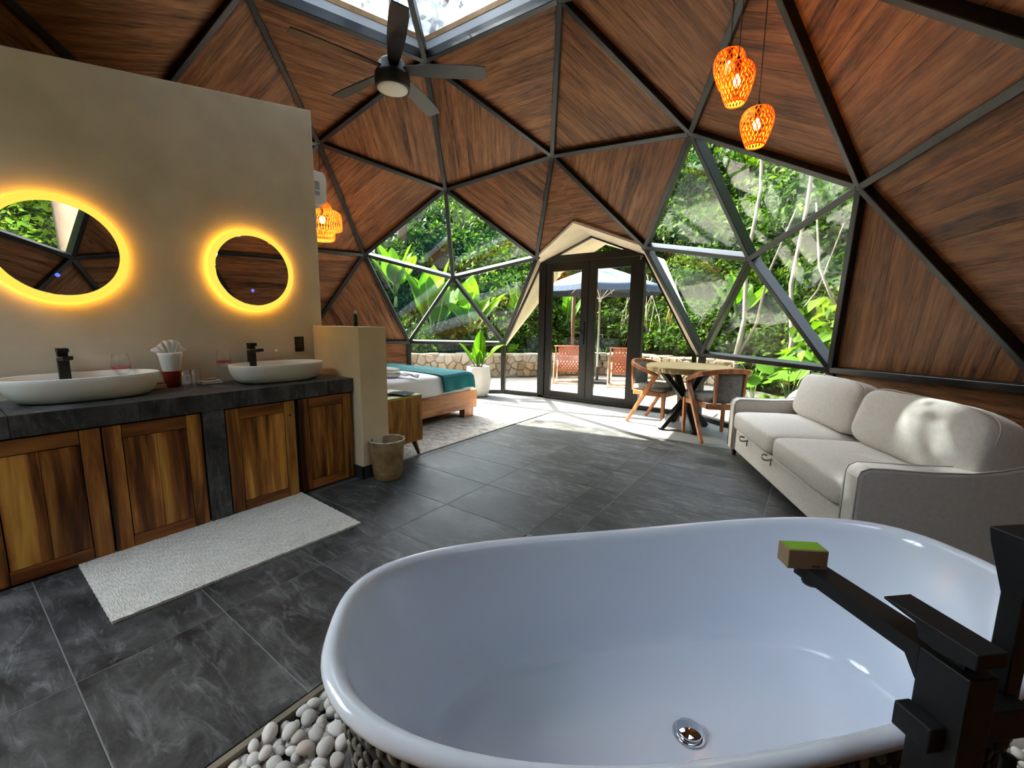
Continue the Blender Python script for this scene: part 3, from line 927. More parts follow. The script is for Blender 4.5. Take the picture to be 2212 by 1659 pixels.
# ------------------------------------------------------------------ vanity
XF = -0.10
counter = thing('vanity_counter', 'dark stone-tiled vanity worktop with a tiled pier', 'counter')
ys = [-2.29, -2.095, -1.648, -1.206, -0.762, -0.3735]
for a, b in zip(ys[:-1], ys[1:]):
    MB().box((XF - 0.012, a + 0.001, 0.693), (XF, b - 0.001, 0.795)).build('edge_tile', M_tile, counter, bevel=0.001, seg=1)
    MB().box((XW + 0.003, a + 0.001, 0.783), (XF - 0.0125, b - 0.001, 0.795)).build('top_tile', M_tile, counter, bevel=0.001, seg=1)
MB().box((XW + 0.003, -2.29, 0.70), (XF - 0.0125, -0.374, 0.7825)).build('slab', M_grout, counter)
MB().box((XW + 0.003, -1.370, 0.0), (XF - 0.006, -1.258, 0.6995)).build('pier', M_tile, counter, bevel=0.001, seg=1)
MB().box((XW + 0.003, -2.29, 0.0), (XF - 0.006, -2.256, 0.6995)).build('end_pier', M_tile, counter)
M_dark = plain('cabinet_inside', (0.012, 0.008, 0.006), 0.8)
def cabinet(y0, y1, doors, label):
    c = thing('vanity_cabinet', label, 'cabinet', group='vanity cabinets under the worktop')
    MB().box((XW + 0.006, y0 + 0.004, 0.004), (XF - 0.034, y1 - 0.004, 0.690)).build('body', M_dark, c)
    for (a, b, p0, p1, knob) in doors:
        d = empty('door', parent=c)
        x0, x1 = XF - 0.033, XF - 0.010
        z0, z1 = 0.012, 0.684
        MB().box((x0, a, z0), (x1, p0 - 0.0022, z1)).build('stile', M_acacia, d, bevel=0.0015, seg=1)
        MB().box((x0, p1 + 0.0022, z0), (x1, b, z1)).build('stile', M_acacia, d, bevel=0.0015, seg=1)
        MB().box((x0, p0, 0.614), (x1, p1, z1)).build('rail', M_acacia_h, d, bevel=0.0015, seg=1)
        MB().box((x0, p0, z0), (x1, p1, 0.074)).build('rail', M_acacia_h, d, bevel=0.0015, seg=1)
        w = (p1 - p0)/2
        for k in range(2):
            MB().box((x0, p0 + 0.0022 + k*w, 0.0775), (x1 - 0.004, p0 + (k+1)*w - (0.0022 if k else 0.0), 0.6105)).build('panel_board', M_acacia, d)
        if knob is not None:
            kn = MB().lathe([(0.008, 0), (0.008, 0.003), (0.006, 0.004)], 14).build('knob', M_walnut, d)
            kn.matrix_local = Matrix.Translation((x1, knob, 0.587)) @ Matrix.Rotation(PI/2, 4, 'Y')
    return c
cabinet(-2.25, -1.374, [(-2.238, -1.808, -2.16, -1.884, None), (-1.800, -1.380, -1.727, -1.452, None)], 'acacia vanity cabinet under the basin farther from the half wall')
cabinet(-1.255, -0.376, [(-1.250, -0.832, -1.176, -0.903, -0.865), (-0.806, -0.392, -0.729, -0.467, -0.765)], 'acacia vanity cabinet next to the half wall, with round finger plugs')
# vessel basins
def basin(cy, cx, label):
    b = thing('vessel_basin', label, 'sink', (cx, cy, 0.7955), PI/2, group='vessel basins on the vanity')
    A, B, H = 0.312, 0.192, 0.130
    def ring(s, z, n=2.5, off=0.0):
        out = []
        for i in range(56):
            th = 2*PI*i/56; c, sn = math.cos(th), math.sin(th)
            r = (abs(c)**n + abs(sn)**n)**(-1/n)
            out.append(((A*s + off)*r*c, (B*s + off)*r*sn, z))
        return out
    rr = [ring(0.74, 0.0, 2.3), ring(0.84, 0.012), ring(0.91, 0.035), ring(0.965, 0.07), ring(0.993, 0.105), ring(1.0, H - 0.004), ring(0.992, H), ring(0.978, H - 0.002),
          ring(0.955, 0.09), ring(0.91, 0.055), ring(0.83, 0.030), ring(0.65, 0.020), ring(0.12, 0.016)]
    m = MB().rings(rr, False, True)
    m.build('bowl', M_ceramic, b, smooth=True)
    MB().lathe([(0.022, 0), (0.022, 0.004), (0.012, 0.006)], 20, (0, 0, 0.0165)).build('drain', M_chrome, b, smooth=True)
    return b
basin(-1.782, -0.435, 'white oval vessel basin farther from the half wall')
basin(-0.785, -0.395, 'white oval vessel basin next to the half wall')
def tap(y, label):
    t = thing('basin_tap', label, 'faucet', (-0.585, y, 0.7955), 0, group='black basin taps')
    MB().box((-0.022, -0.022, 0), (0.022, 0.022, 0.215)).build('body', M_matte_black, t, bevel=0.002)
    MB().bar((0.018, 0, 0.208), (0.150, 0, 0.222), 0.040, 0.020).build('spout', M_matte_black, t, bevel=0.002)
    MB().box((-0.020, -0.020, 0.222), (0.020, 0.020, 0.246)).build('neck', M_matte_black, t)
    MB().box((-0.022, -0.022, 0.246), (0.046, 0.022, 0.268)).build('lever', M_matte_black, t, bevel=0.002)
tap(-1.838, 'matte black tap behind the basin farther from the half wall')
tap(-0.880, 'matte black tap behind the basin next to the half wall')
# round mirrors with lit rim
M_led = emission('led_rim', (1.0, 0.76, 0.09), 0.34)
M_ledback = emission('led_strip', (1.0, 0.42, 0.03), 8.5)
M_blue = emission('blue_touch_light', (0.03, 0.05, 1.0), 1.6)
M_blue.cycles.emission_sampling = 'NONE'
def mirror(y, z, r, label):
    t = thing('round_mirror', label, 'mirror', (XW, y, z), 0, group='round lit mirrors')
    t.rotation_euler = (0, PI/2, 0)
    n = 64
    MB().lathe([(r - 0.045, 0.002), (r - 0.045, 0.036)], 32).build('back_box', M_dark, t)
    MB().lathe([(r - 0.006, 0.036), (r - 0.006, 0.048), (r - 0.008, 0.050)], n).build('glass', M_mirror, t)
    ro_ = r + 0.034
    MB().lathe([(r - 0.008, 0.036), (ro_, 0.036), (ro_, 0.044), (ro_ - 0.004, 0.046), (r - 0.005, 0.047), (r - 0.005, 0.036)], n, cap0=False, cap1=False).build('light_rim', M_led, t)
    MB().lathe([(r - 0.010, 0.024), (r + 0.014, 0.024), (r + 0.014, 0.030), (r - 0.010, 0.030)], n, cap0=False, cap1=False).build('led_strip', M_ledback, t)
    MB().lathe([(0.010, 0), (0.010, 0.001)], 18, (0.140, -0.02, 0.0505)).build('touch_light', M_blue, t)
mirror(-1.792, 1.597, 0.252, 'round mirror with glowing yellow rim, above the basin farther from the half wall')
mirror(-0.815, 1.583, 0.252, 'round mirror with glowing yellow rim, above the basin next to the half wall')
# wall socket
so = thing('wall_socket', 'black double power socket on the plaster wall', 'socket', (XW, -0.492, 1.04))
MB().box((0.001, -0.037, -0.06), (0.008, 0.037, 0.06)).build('plate', M_matte_black, so, bevel=0.002)
for z in (-0.028, 0.012):
    MB().box((0.008, -0.022, z), (0.010, 0.022, z + 0.032)).build('outlet', plain('socket_black', (0.03, 0.03, 0.03), 0.3), so)
# things on the counter
ZV = 0.7955
M_clear = NT('clear_glass')
_g = M_clear.n('BsdfTransparent'); _g.inputs[0].default_value = (0.99, 0.995, 0.99, 1)
_gl = M_clear.n('BsdfGlossy'); _gl.inputs['Roughness'].default_value = 0.02
_lw = M_clear.n('Fresnel'); two_sided(M_clear, _lw, 1.35)
_mx = M_clear.n('MixShader'); M_clear.l(_lw.outputs[0], _mx.inputs[0]); M_clear.l(_g.outputs[0], _mx.inputs[1]); M_clear.l(_gl.outputs[0], _mx.inputs[2])
M_clear = M_clear.surf(_mx.outputs[0])
M_pink = plain('pink_glass', (0.75, 0.06, 0.14), 0.1, **{'Transmission Weight': 0.6})
def wine(x, y, label):
    w = thing('wine_glass', label, 'glass', (x, y, ZV), group='wine glasses on the vanity')
    MB().lathe([(0.032, 0), (0.032, 0.002), (0.006, 0.006), (0.0035, 0.02), (0.0035, 0.085), (0.008, 0.096)], 20, cap1=False).build('stem', M_clear, w, smooth=True)
    MB().lathe([(0.008, 0.096), (0.030, 0.108), (0.042, 0.128), (0.046, 0.150), (0.043, 0.185), (0.035, 0.228), (0.0335, 0.228), (0.041, 0.185), (0.044, 0.150), (0.040, 0.130), (0.028, 0.111), (0.004, 0.100)], 24).build('bowl', M_clear, w, smooth=True)
    MB().lathe([(0.0425, 0.138), (0.0445, 0.143), (0.0445, 0.149), (0.041, 0.149), (0.041, 0.138)], 24, cap0=False, cap1=False).build('pink_band', M_pink, w, smooth=True)
wine(-0.575, -1.605, 'pink-banded wine glass behind the basin farther from the half wall')
wine(-0.570, -1.068, 'pink-banded wine glass between the two basins')
# towel in a red tub
M_terry = plain('white_terry', (0.80, 0.79, 0.78), 0.95, spec=0.1, bump=0.4, bscale=220)
M_redtub = plain('red_plastic', (0.42, 0.06, 0.03), 0.3)
tw = thing('red_tub', 'small red plastic tub on the vanity', 'tub', (-0.565, -1.368, ZV))
MB().lathe([(0.040, 0), (0.052, 0.105), (0.054, 0.108), (0.050, 0.108), (0.038, 0.006), (0.001, 0.006)], 28, cap1=False).build('cup', M_redtub, tw, smooth=True)
MB().lathe([(0.053, 0.100), (0.056, 0.102), (0.056, 0.108), (0.053, 0.108)], 28, cap0=False, cap1=False).build('rim', M_redtub, tw, smooth=True)
tl = thing('hand_towel', 'white hand towel folded into a fan in the red tub', 'towel', (-0.565, -1.368, ZV + 0.02))
MB().lathe([(0.036, 0.0), (0.047, 0.09), (0.060, 0.18), (0.066, 0.198), (0.060, 0.203), (0.052, 0.198), (0.03, 0.19)], 26).build('cuff', M_terry, tl, smooth=True)
def fan(cx, w, h, z0, n, depth):
    m = MB(); rings = []
    for i in range(n*4 + 1):
        t = i/(n*4); a = PI*(0.10 + 0.80*t)
        px = -math.cos(a); pz = math.sin(a)**0.7
        zig = depth*math.cos(2*PI*n*t)
        b0 = Vector((cx + zig*0.3, px*w*0.34, z0)); b1 = Vector((cx + zig, px*w, z0 + pz*h))
        rings.append([b0, b0.lerp(b1, 0.5), b1, b1 + Vector((0.006, 0, 0)), b0.lerp(b1, 0.5) + Vector((0.006, 0, 0)), b0 + Vector((0.006, 0, 0))])
    return m.rings(rings)
fan(0.01, 0.070, 0.095, 0.188, 5, 0.014).build('fan', M_terry, tl, smooth=True)
fan(-0.02, 0.100, 0.060, 0.188, 4, 0.014).build('fan', M_terry, tl, smooth=True)
M_label = plain('paper_label', (0.75, 0.74, 0.70), 0.7)
def tumbler(x, y, label, lab):
    t = thing('tumbler', label, 'glass', (x, y, ZV), group='tumblers on the vanity')
    MB().lathe([(0.027, 0), (0.031, 0.112), (0.0295, 0.112), (0.0255, 0.008), (0.001, 0.008)], 24, cap1=False).build('glass', M_clear, t, smooth=True)
    if lab:
        MB().box((0.0295, -0.013, 0.035), (0.0315, 0.013, 0.082)).build('label', M_label, t)
        for k in range(4): MB().box((0.0315, -0.009, 0.045 + k*0.008), (0.0318, 0.009, 0.048 + k*0.008)).build('print', M_ink, t)
tumbler(-0.492, -1.318, 'clear tumbler with a paper label beside the red tub', True)
tumbler(-0.500, -1.262, 'clear tumbler beside the soap dish', False)
M_stone = plain('travertine', (0.60, 0.54, 0.45), 0.6, var=0.12)
M_soap = plain('brown_soap', (0.33, 0.20, 0.11), 0.5)
def dish(x, y, label, rz):
    d = thing('soap_dish', label, 'dish', (x, y, ZV), rz, group='soap dishes')
    MB().box((-0.045, -0.062, 0), (0.045, 0.062, 0.012)).build('tray', M_stone, d, bevel=0.003)
    MB().box((-0.042, -0.058, 0.012), (0.042, 0.058, 0.024)).build('rim', M_stone, d, bevel=0.004)
    MB().superell((0, 0, 0.031), 0.022, 0.042, 0.007, 0.5, 0.5, 20, 8).build('soap', M_soap, d, smooth=True)
dish(-0.565, -1.165, 'pale stone soap dish with brown soap between the tumblers and wine glass', 0.05)
dish(-0.590, -1.452, 'pale stone soap dish tucked behind the basin beside the red tub', 0.0)
bt = thing('pump_bottle', 'small clear bottle with white cap behind the basin', 'bottle', (-0.575, -0.705, ZV))
MB().lathe([(0.032, 0), (0.034, 0.01), (0.034, 0.15), (0.028, 0.175), (0.014, 0.190), (0.011, 0.195)], 22).build('body', M_clear, bt, smooth=True)
MB().lathe([(0.012, 0.194), (0.012, 0.212), (0.010, 0.214)], 18).build('cap', M_white, bt, smooth=True)
bt = thing('black_bottle', 'slim black spray bottle standing on the half wall', 'bottle', (-0.20, -0.262, 1.19))
M_blackglass = plain('black_glass', (0.010, 0.014, 0.008), 0.12)
MB().lathe([(0.018, 0), (0.019, 0.004), (0.019, 0.085), (0.012, 0.092)], 20).build('body', M_blackglass, bt, smooth=True)
MB().lathe([(0.0125, 0.092), (0.0125, 0.100)], 18).build('collar', M_matte_black, bt)
MB().lathe([(0.0115, 0.100), (0.0115, 0.122), (0.009, 0.124)], 18).build('cap', M_grey_metal, bt)
# bath mat
t_ = NT('woven_mat')
v_ = t_.coord('Object')
wv_ = t_.noise(t_.coord('Object', (35, 190, 1)), 1.0, 3, 0.6)
c_ = t_.ramp(t_.noise(v_, 9, 5, 0.7), [(0.3, (0.56, 0.53, 0.46)), (0.6, (0.72, 0.69, 0.62))])
c_ = t_.mix(0.45, c_, t_.ramp(wv_, [(0.38, (0.36, 0.33, 0.27)), (0.58, (0.80, 0.77, 0.70))]))
b_ = t_.bsdf(c_, 0.95, spec=0.05)
t_.bump(b_, wv_, 0.7, 0.012)
M_mat = t_.surf(b_.outputs[0])
q = [(-0.165, -1.945), (0.560, -1.955), (0.618, -0.840), (-0.120, -0.815)]
mx_, my_ = sum(p[0] for p in q)/4, sum(p[1] for p in q)/4
def mat_pt(u, v):
    e = 0.004
    x = (q[0][0]*(1-u) + q[1][0]*u)*(1-v) + (q[3][0]*(1-u) + q[2][0]*u)*v - mx_
    y = (q[0][1]*(1-u) + q[1][1]*u)*(1-v) + (q[3][1]*(1-u) + q[2][1]*u)*v - my_
    return (x + 0.0012*math.sin(v*157), y + 0.0012*math.sin(u*91), 0.013 + 0.0015*math.sin(u*70)*math.sin(v*90))
bm_ = MB().grid(mat_pt, 36, 54).build('bath_mat', M_mat, None, loc=(mx_, my_, 0.0005), solid=0.0125, solid_off=-1)
tag(bm_, 'cream woven bath mat on the slate floor before the vanity', 'mat')
# waste basket
wb = thing('waste_basket', 'round brown waste basket lined with clear plastic, beside the half wall', 'basket', (0.098, -0.228, 0.0))
M_bask = plain('fibre_basket', (0.28, 0.175, 0.075), 0.85, bump=0.9, bscale=70, var=0.5)
MB().lathe([(0.100, 0), (0.106, 0.006), (0.122, 0.15), (0.130, 0.295), (0.132, 0.305), (0.124, 0.305), (0.116, 0.16), (0.096, 0.012), (0.001, 0.012)], 36, cap1=False).build('body', M_bask, wb, smooth=True)
for k in range(5):
    MB().lathe([(0.107 + 0.0215*(k+1)/6*1.0, 0.05*(k+1)), (0.111 + 0.0215*(k+1)/6, 0.05*(k+1)+0.004), (0.107 + 0.0215*(k+1)/6, 0.05*(k+1)+0.008)], 36, cap0=False, cap1=False).build('weave_band', M_bask, wb, smooth=True)
t_ = NT('plastic_film')
tr_ = t_.n('BsdfTransparent'); gl_ = t_.n('BsdfGlossy'); gl_.inputs['Roughness'].default_value = 0.12
df_ = t_.n('BsdfDiffuse'); df_.inputs[0].default_value = (0.8, 0.8, 0.78, 1)
m1_ = t_.n('MixShader'); m1_.inputs[0].default_value = 0.4; t_.l(gl_.outputs[0], m1_.inputs[1]); t_.l(df_.outputs[0], m1_.inputs[2])
f_ = t_.ramp(t_.noise(t_.coord('Object', (30, 30, 12)), 1.0, 3), [(0.45, (0.03,)*3), (0.75, (0.3,)*3)])
m2_ = t_.n('MixShader'); t_.l(f_, m2_.inputs[0]); t_.l(tr_.outputs[0], m2_.inputs[1]); t_.l(m1_.outputs[0], m2_.inputs[2])
M_film = t_.surf(m2_.outputs[0])
def film(u, v):
    a = 2*PI*u
    prof = [(0.098, 0.04), (0.112, 0.15), (0.121, 0.28), (0.126, 0.312), (0.136, 0.314), (0.1375, 0.300), (0.137, 0.285)]
    k = v*(len(prof)-1); i = min(int(k), len(prof)-2); t = k - i
    r = prof[i][0]*(1-t) + prof[i+1][0]*t; z = prof[i][1]*(1-t) + prof[i+1][1]*t
    r += 0.003*math.sin(a*13 + z*40) + 0.002*math.sin(a*29)
    return (r*math.cos(a), r*math.sin(a), z + 0.003*math.sin(a*9))
MB().grid(film, 64, 18, True).build('liner', M_film, wb, smooth=True)
MB().tube([(0.1335*math.cos(2*PI*i/40), 0.1335*math.sin(2*PI*i/40), 0.312 + 0.002*math.sin(i*1.9)) for i in range(41)], lambda t: 0.0045 + 0.0015*math.sin(t*70), 8, False).build('liner_rim', plain('white_film', (0.62, 0.60, 0.56), 0.4), wb, smooth=True)
# ------------------------------------------------------------------ bed corner
t_ = NT('distressed_rug')
v_ = t_.coord('Object')
f_ = t_.noise(t_.coord('Object', (1, 2.4, 1)), 7, 9, 0.75, 1.0)
c_ = t_.ramp(f_, [(0.36, (0.26, 0.23, 0.20)), (0.47, (0.52, 0.485, 0.44)), (0.62, (0.70, 0.67, 0.62))])
b_ = t_.bsdf(c_, 0.95, spec=0.05)
t_.bump(b_, t_.noise(v_, 320, 2), 0.4, 0.004)
M_rug = t_.surf(b_.outputs[0])
rug = thing('area_rug', 'pale distressed rug under the bed', 'rug', (0, 0, 0))
MB().box((-2.75, 0.06, 0.0005), (-0.135, 2.64, 0.009)).build('pile', M_rug, rug, bevel=0.002, seg=1)
MB().box((-0.145, 0.055, 0.0005), (-0.128, 2.645, 0.0105)).box((-2.75, 2.635, 0.0005), (-0.145, 2.65, 0.0105)).build('border', plain('rug_border', (0.45, 0.41, 0.35), 0.95), rug)
M_sheet = plain('white_sheet', (0.88, 0.89, 0.95), 0.9, spec=0.1, bump=0.12, bscale=14)
M_teal = plain('teal_runner', (0.012, 0.145, 0.165), 0.8, spec=0.15, bump=0.15, bscale=300, var=0.1)
M_gold = plain('gold_thread', (0.55, 0.36, 0.10), 0.5)
BX0, BX1, BY0, BY1 = -2.52, -0.80, -0.14, 1.93
bed = thing('bed', 'wooden platform bed with white bedding, past the half wall', 'bed')
MB().box((BX1 - 0.045, BY0, 0.126), (BX1, BY1, 0.362)).build('side_rail', M_honey, bed, bevel=0.004)
MB().box((BX0, BY0, 0.126), (BX0 + 0.045, BY1, 0.362)).build('side_rail', M_honey, bed, bevel=0.004)
MB().box((BX0 + 0.045, BY1 - 0.045, 0.126), (BX1 - 0.045, BY1, 0.362)).build('foot_rail', M_honey_z, bed, bevel=0.004)
MB().box((BX0 + 0.045, BY0, 0.2), (BX1 - 0.045, BY1 - 0.045, 0.30)).build('slat_base', M_dark, bed)
MB().box((BX0, BY0 - 0.04, 0.126), (BX1, BY0, 0.95)).build('headboard', M_honey_z, bed, bevel=0.004)
for x in (BX0 + 0.1, BX1 - 0.055):
    for y in (0.12, 1.785):
        MB().box((x - 0.045, y - 0.09, 0.0095), (x + 0.045, y + 0.09, 0.126)).build('leg', M_chairwood, bed, bevel=0.003)
def duvet(u, v):
    s = -1 + 2*u; t = -1 + 2*v
    return None
m = MB()
mcx, mcy = (BX0 + BX1)/2, (BY0 + BY1)/2 - 0.02
m.superell((mcx, mcy, 0.455), 0.845, 1.005, 0.150, 0.22, 0.10, 64, 20)
m.v = [(x, y, z + 0.006*math.sin(7*x + 3*y)*math.sin(4*y - x)) for x, y, z in m.v]
mt = m.build('mattress', M_sheet, bed, smooth=True)
# draped runner across the foot
run = thing('bed_runner', 'teal bed runner with gold stitching across the foot of the bed', 'bed runner')
def runner_pt(u, v):
    y = 1.285 + 0.575*v
    path = [(-0.775 , 0.405), (-0.781, 0.50), (-0.795, 0.572), (-0.83, 0.602), (-0.95, 0.613), (-1.3, 0.615), (-1.66, 0.615), (-2.0, 0.615), (-2.37, 0.613), (-2.49, 0.602), (-2.525, 0.572), (-2.54, 0.50), (-2.545, 0.41)]
    k = u*(len(path)-1); i = min(int(k), len(path)-2); t = k - i
    x = path[i][0]*(1-t) + path[i+1][0]*t; z = path[i][1]*(1-t) + path[i+1][1]*t
    low = max(0, (0.56 - z)/0.16)
    x += 0.012*low*math.sin(v*15)
    z += 0.004*math.sin(9*x)*math.sin(6*v) + low*0.012*(v - 0.5)
    if v > 0.9: z -= 0.02*(v - 0.9)/0.1
    return (x, y + 0.006*math.sin(x*7), z)
MB().grid(runner_pt, 72, 20).build('cloth', M_teal, run, smooth=True, solid=0.006, solid_off=1.0)
stitch = MB()
for k in range(7):
    x0 = -1.25 - k*0.13
    pts = [(x0 - 0.012*j, 1.56 + 0.02*math.sin(j*1.7 + k) , 0.6235) for j in range(9)]
    stitch.sweep(pts, 0.006, 0.0015)
stitch.build('stitched_lettering', M_gold, run)
pil_l = ['white bed pillow at the head, on the side by the half wall', 'white bed pillow at the head, on the side away from the half wall']
for k, x in enumerate((-1.25, -2.05)):
    p = thing('pillow', pil_l[k], 'pillow', (x, 0.14, 0.62), group='pillows on the bed')
    mm = MB().superell((0, 0, 0.11), 0.36, 0.17, 0.12, 0.75, 0.45, 36, 14)
    o = mm.build('case', M_sheet, p, smooth=True)
    o.rotation_euler = (-0.75, 0, 0); o.location = (0, 0.02, 0.06)
tw = thing('bath_towel', 'white folded towel lying on the bed', 'towel', (-1.22, 0.78, 0.608), 0.4)
m = MB()
for k in range(3):
    m = MB().superell((0, 0.02*k - 0.02, 0.02 + 0.030*k), 0.19 - 0.02*k, 0.12 - 0.012*k, 0.017, 0.35, 0.35, 30, 8)
    m.v = [(x, y, z + 0.006*math.sin(x*22 + k) * (1 if k == 2 else 0.3)) for x, y, z in m.v]
    m.build('fold', M_terry, tw, smooth=True)
MB().grid(lambda u, v: (0.16 + 0.26*u, 0.01 + 0.10*(v-0.5)*(1-0.5*u), 0.05 - 0.03*u + 0.012*math.sin(u*11 + v*4)), 20, 8).build('tail', M_terry, tw, smooth=True, solid=0.012)
# nightstand
ns = thing('nightstand', 'small wooden nightstand with splayed legs behind the half wall', 'nightstand', (-0.345, 0.120, 0.0))
W_, D_ = 0.222, 0.225
MB().box((-W_, -D_, 0.145), (W_, D_, 0.165)).build('bottom', M_honey_z, ns)
MB().box((-W_, -D_, 0.555), (W_, D_, 0.575)).build('top', plain('lime_gold_lacquer', (0.42, 0.36, 0.05), 0.4), ns)
MB().box((W_ - 0.02, -D_, 0.165), (W_, D_, 0.555)).build('side_panel', M_honey_z, ns)
MB().box((-W_, -D_, 0.165), (-W_ + 0.02, D_, 0.555)).build('side_panel', M_honey_z, ns)
MB().box((-W_ + 0.02, -D_, 0.165), (W_ - 0.02, -D_ + 0.015, 0.555)).build('back_panel', M_honey_z, ns)
for k in range(2):
    d = MB().box((-W_ + 0.024, D_ - 0.02, 0.17 + k*0.195), (W_ - 0.024, D_ - 0.001, 0.355 + k*0.195)).build('drawer', M_honey, ns, bevel=0.002)
    MB().lathe([(0.010, 0), (0.012, 0.01)], 12, (0, 0, 0)).build('knob', M_matte_black, d).matrix_local = Matrix.Translation((0, D_, 0.26 + k*0.195)) @ Matrix.Rotation(-PI/2, 4, 'X')
for sx in (-1, 1):
    for sy in (-1, 1):
        MB().bar((sx*(W_ - 0.05), sy*(D_ - 0.06), 0.145), (sx*(W_ - 0.012), sy*(D_ - 0.035), 0.0115 if sy > 0 or True else 0), 0.042, 0.042, w2=0.022, h2=0.022).build('leg', M_walnut, ns)
M_booklet = plain('dark_booklet', (0.030, 0.05, 0.052), 0.75, spec=0.15)
bk = thing('booklet', 'dark green folded booklet on the nightstand, the upper one', 'booklet', (-0.245, 0.190, 0.5765), 0.35, group='booklets on the nightstand')
MB().add([(-0.11, -0.085, 0), (0.0, -0.085, 0.012), (0.11, -0.085, 0), (-0.11, 0.085, 0), (0.0, 0.085, 0.012), (0.11, 0.085, 0)], [(0, 1, 4, 3), (1, 2, 5, 4)]).build('cover', M_booklet, bk, solid=0.003, solid_off=1.0, loc=(0, 0, 0.006))
for k in range(4): MB().box((0.03, -0.05 + k*0.022, 0.0125), (0.085 - 0.01*k, -0.042 + k*0.022, 0.0131)).build('print', M_label, bk)
bk = thing('booklet', 'dark booklet lying under the folded one on the nightstand', 'booklet', (-0.34, 0.05, 0.5765), 0.1, group='booklets on the nightstand')
MB().box((-0.105, -0.075, 0), (0.105, 0.075, 0.005)).build('cover', M_booklet, bk)
for k in range(3): MB().box((-0.06, -0.03 + k*0.022, 0.005), (0.05 - 0.01*k, -0.024 + k*0.022, 0.0054)).build('print', M_label, bk)
# air conditioner over the bed head
ac = thing('air_conditioner', 'white split air conditioner on the wall above the bed head', 'air conditioner', (-0.775, -0.298, 2.21))
prof = [(0.0, 0.0), (0.13, -0.005), (0.178, 0.02), (0.195, 0.06), (0.198, 0.22), (0.190, 0.262), (0.165, 0.275), (0.0, 0.275)]
MB().prism([(0, y, z) for y, z in prof], (-0.82, 0, 0)).build('casing', M_white, ac, bevel=0.012, seg=3)
MB().box((-0.78, 0.06, -0.008), (-0.03, 0.15, -0.001)).build('louvre', M_grey_metal, ac)
for z, h, c in ((0.12, 0.07, (0.35, 0.40, 0.38)), (0.075, 0.035, (0.35, 0.36, 0.55))):
    MB().box((0.0, 0.085, z), (0.0015, 0.130, z + h)).build('sticker', plain('sticker', c, 0.5), ac)

# ------------------------------------------------------------------ planter
pot = thing('planter', 'tall white round planter by the window', 'planter', (-1.795, 3.145, 0.0))
MB().lathe([(0.135, 0), (0.165, 0.03), (0.198, 0.14), (0.208, 0.26), (0.203, 0.40), (0.192, 0.497), (0.188, 0.507), (0.172, 0.507), (0.168, 0.49), (0.168, 0.455)], 40, cap1=False).build('shell', plain('white_planter', (0.72, 0.70, 0.66), 0.6, var=0.05), pot, smooth=True)
MB().lathe([(0.168, 0.44), (0.168, 0.457), (0.001, 0.468)], 28).build('soil', plain('soil', (0.05, 0.03, 0.02), 0.95, bump=0.8), pot, smooth=True)
M_bigleaf = leaf_mat('broad_leaf', [(0.2, (0.0124, 0.0433, 0.0040)), (0.5, (0.0310, 0.0866, 0.0059)), (0.8, (0.0743, 0.1485, 0.0099))], 0.45, 0.35)
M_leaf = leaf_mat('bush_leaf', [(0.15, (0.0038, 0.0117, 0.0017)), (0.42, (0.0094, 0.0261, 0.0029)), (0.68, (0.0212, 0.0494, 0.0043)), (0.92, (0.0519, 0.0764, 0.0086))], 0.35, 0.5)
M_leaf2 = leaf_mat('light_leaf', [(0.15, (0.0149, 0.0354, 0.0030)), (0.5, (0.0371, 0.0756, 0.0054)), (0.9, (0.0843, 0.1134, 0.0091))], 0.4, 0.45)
M_stem = plain('green_stem', (0.10, 0.15, 0.03), 0.6)
def big_leaf(base, az, L, W, rise, droop, stalk=0.3, tip_pow=1.0, nseg=10):
    """paddle leaf: a stalk then a blade with a folded midrib; returns the blade mesh data"""
    base = Vector(base); d = Vector((math.cos(az), math.sin(az), 0)); side = Vector((-math.sin(az), math.cos(az), 0))
    def cen(t):
        return base + d*(L*(t*math.cos(rise) + 0.0)) + Vector((0, 0, L*(t*math.sin(rise) - droop*t*t)))
    m = MB(); rows = []
    for i in range(nseg + 1):
        t = stalk + (1 - stalk)*i/nseg
        c = cen(t); s = (t - stalk)/(1 - stalk)
        w = W*0.5*(math.sin(PI*min(1, s**0.75))**0.7) if 0 < s < 1 else 0.004
        tg = (cen(t + 0.02) - cen(t - 0.02)).normalized(); nn = side.cross(tg).normalized()
        wave = 0.10*W*math.sin(s*9)
        rows.append([c + side*w + nn*(-w*0.35 + 0.0) + nn*wave*0.3, c + side*w*0.5 - nn*w*0.10, c, c - side*w*0.5 - nn*w*0.10, c - side*w - nn*(w*0.35) - nn*wave*0.3])
    vs = [p for r in rows for p in r]; fs = []
    for i in range(nseg):
        for k in range(4):
            fs.append((i*5+k, i*5+k+1, (i+1)*5+k+1, (i+1)*5+k))
    m.add(vs, fs)
    st = [cen(t*stalk*1.02) for t in (0, 0.33, 0.66, 1.0)]
    return m, st, [cen(stalk + (1-stalk)*i/8) for i in range(9)]
def leafy_plant(root, specs, mat=None, stalk_r=0.012, base_z=0.0):
    for (x, y, az, L, W, rise, droop, stalk) in specs:
        m, st, rib = big_leaf((x, y, base_z), az, L, W, rise, droop, stalk)
        lf = m.build('leaf', mat or M_bigleaf, root, smooth=True)
        MB().tube(st + rib[1:], lambda t: stalk_r*(1 - 0.8*t), 6).build('stalk', M_stem, lf, smooth=True)
pp_ = thing('potted_plant', 'broad-leaved green plant growing in the white planter', 'plant', (-1.795, 3.145, 0.462))
